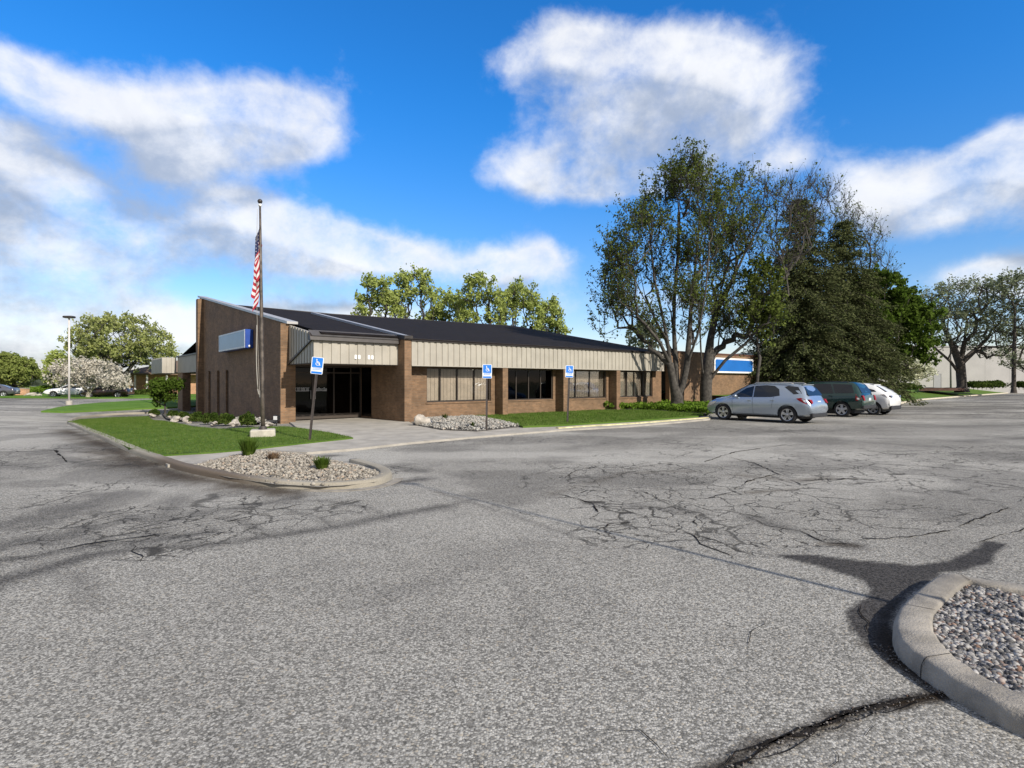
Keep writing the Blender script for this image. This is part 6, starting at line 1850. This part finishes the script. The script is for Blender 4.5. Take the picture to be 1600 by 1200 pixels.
fr = MB(); fr.box(6.5, 6.6, -.05, -.002, -.2, 2.1); fr.box(7.7, 7.8, -.05, -.002, -.2, 2.1); fr.box(6.6, 7.7, -.05, -.002, 2.0, 2.1); fr.build("door_frame", M_GREY2, gb)
MB().tube([(9.3, -.09, -.4), (9.3, -.09, 5.9)], .08, 8).build("downpipe", M_GREY2, gb)
# low brick building with a brown hipped roof behind the left lawn
YB = 76.0
bb_ = thing("brick_building", "low orange brick building with brown hipped roof and white porch posts beyond the lawn", "building", (xat(204, YB), YB, -.1), math.radians(4))
M_BROOF = plain("brown_roof", (.17, .115, .08), .9, .2, 1.5, bump=.3)
hw_ = MB(); hw_.box(0, 16, 0, .3, -.3, 3.0); hw_.box(0, .3, .302, 10, -.3, 3.0); hw_.box(15.7, 16, .302, 10, -.3, 3.0); hw_.build("wall", M_BRICK_O, bb_)
r_ = MB(); r_.add([(-1.2,-1.4,2.95),(17.2,-1.4,2.95),(17.2,11,2.95),(-1.2,11,2.95),(4.2,4.8,5.0),(11.8,4.8,5.0),(-1.2,-1.4,2.75),(17.2,-1.4,2.75),(17.2,11,2.75),(-1.2,11,2.75)], [(0,1,5,4),(1,2,5),(2,3,4,5),(3,0,4),(0,6,7,1),(1,7,8,2),(2,8,9,3),(3,9,6,0),(9,8,7,6)])
r_.build("roof", M_BROOF, bb_)
for x in (1.9, 2.6): pass
for x in (-1.0, 1.2, 2.7, 5.2):
    MB().box(x, x+.16, -1.3, -1.14, -.3, 2.745).build("porch_post", M_WHITE, bb_)
for x in (3.4, 6.6):
    f = MB(); f.box(x, x+1.0, -.03, -.002, .7, 2.1); w = f.build("window", M_FRAME, bb_); MB().box(x+.08, x+.92, -.04, -.031, .78, 2.02).build("pane", M_CARGLASS, w)
MB().box(9.3, 10.2, -.03, -.002, -.1, 2.05).build("door", M_TRIM, bb_)
fn = thing("timber_fence", "ochre timber fence panels beside the low brick building", "fence", (xat(178, 74), 74, -.1), .05)
for k in range(4):
    MB().box(k*.62, k*.62+.14, 0, .14, -.2, 2.0).build("post", plain("ochre_timber", (.52, .36, .14), .8, .15) if k == 0 else bpy.data.materials["ochre_timber"], fn)
MB().box(.14, 1.86, .04, .08, .2, .32).build("rail", bpy.data.materials["ochre_timber"], fn); MB().box(.14, 1.86, .04, .08, 1.5, 1.62).build("rail", bpy.data.materials["ochre_timber"], fn)
shr = shrub("low dark hedge bush against the far brick building", (xat(222, 73), 73, -.1), (2.4, 1.0, .5), 2500, L_SHRUB, 97, size=.16)
# tall lamp post on the left island
YP = 43.5; lp = thing("lamp_post", "tall pale lamp post with a flat square head on the left grass island", "street lamp", (xat(108, YP), YP, .0))
HP = zat(497, YP)
MB().tube([(0, 0, -.1), (0, 0, HP)], [.075, .06], 12).build("pole", plain("pale_pole", (.55, .52, .50), .5, .05), lp)
MB().bevbox(-.35, .35, -.25, .25, HP, HP+.16, .04).build("lamp_head", M_TRIM, lp)
MB().box(-.25, .25, -.18, .18, HP-.012, HP-.001).build("lens", M_CLEAR, lp)
MB().lathe([(.22, -.1), (.22, .25), (.19, .28), (0, .28)], (0, 0, 0), 16).build("footing", M_CONC, lp)
# lamp post that stands on the near gravel island outside the picture; its thin shadow crosses the lot
lp2 = thing("lamp_post", "dark slim lamp post on the near gravel island, outside the right edge of the photo", "street lamp", (2.8 + .663*5.0, 4.61 - .748*5.0, .05))
MB().tube([(0, 0, -.1), (0, 0, 7.2)], [.04, .014], 10).build("pole", M_POST, lp2); MB().bevbox(-.14, .14, -.05, .05, 7.2, 7.26, .015).build("lamp_head", M_TRIM, lp2)
MB().lathe([(.25, -.1), (.25, .35), (.22, .38), (0, .38)], (0, 0, 0), 16).build("footing", M_CONC, lp2)
# utility pole and brick pillar wall at the far left
up_ = thing("utility_pole", "dark thin utility pole behind the white blossom on the left", "pole", (xat(83.5, 82), 82, 0))
MB().tube([(0, 0, -.2), (0, 0, zat(557, 82))], [.14, .10], 8).build("pole", M_BARK_D, up_); MB().box(-.5, .5, -.05, .05, zat(562, 82), zat(562, 82)+.12).build("crossarm", M_BARK_D, up_)
bw = thing("brick_sign_wall", "low orange brick wall with a pale end block at the far left", "wall", (xat(8, 70), 70, -.05), .05)
MB().box(0.55, 2.5, 0, .5, -.2, .95).build("brick_panel", M_BRICK_O, bw); MB().box(0, .548, -.03, .53, -.2, .75).build("end_block", M_ROCK, bw); MB().box(.5, 2.55, -.04, .54, .953, 1.03).build("coping", M_CONC, bw)
for px, w, h in ((48, .9, .45), (60, .5, .28)):
    o = MB().blob((0, 0, 0), (w*.6, w*.5, h*.6), int(px), 3, .4).build("rock", M_ROCK); o.location = (xat(px, 68), 68, .12)
    tag(o, "large pale boulder beside the far brick wall" if px == 48 else "smaller pale boulder right of the far brick wall", "rock")
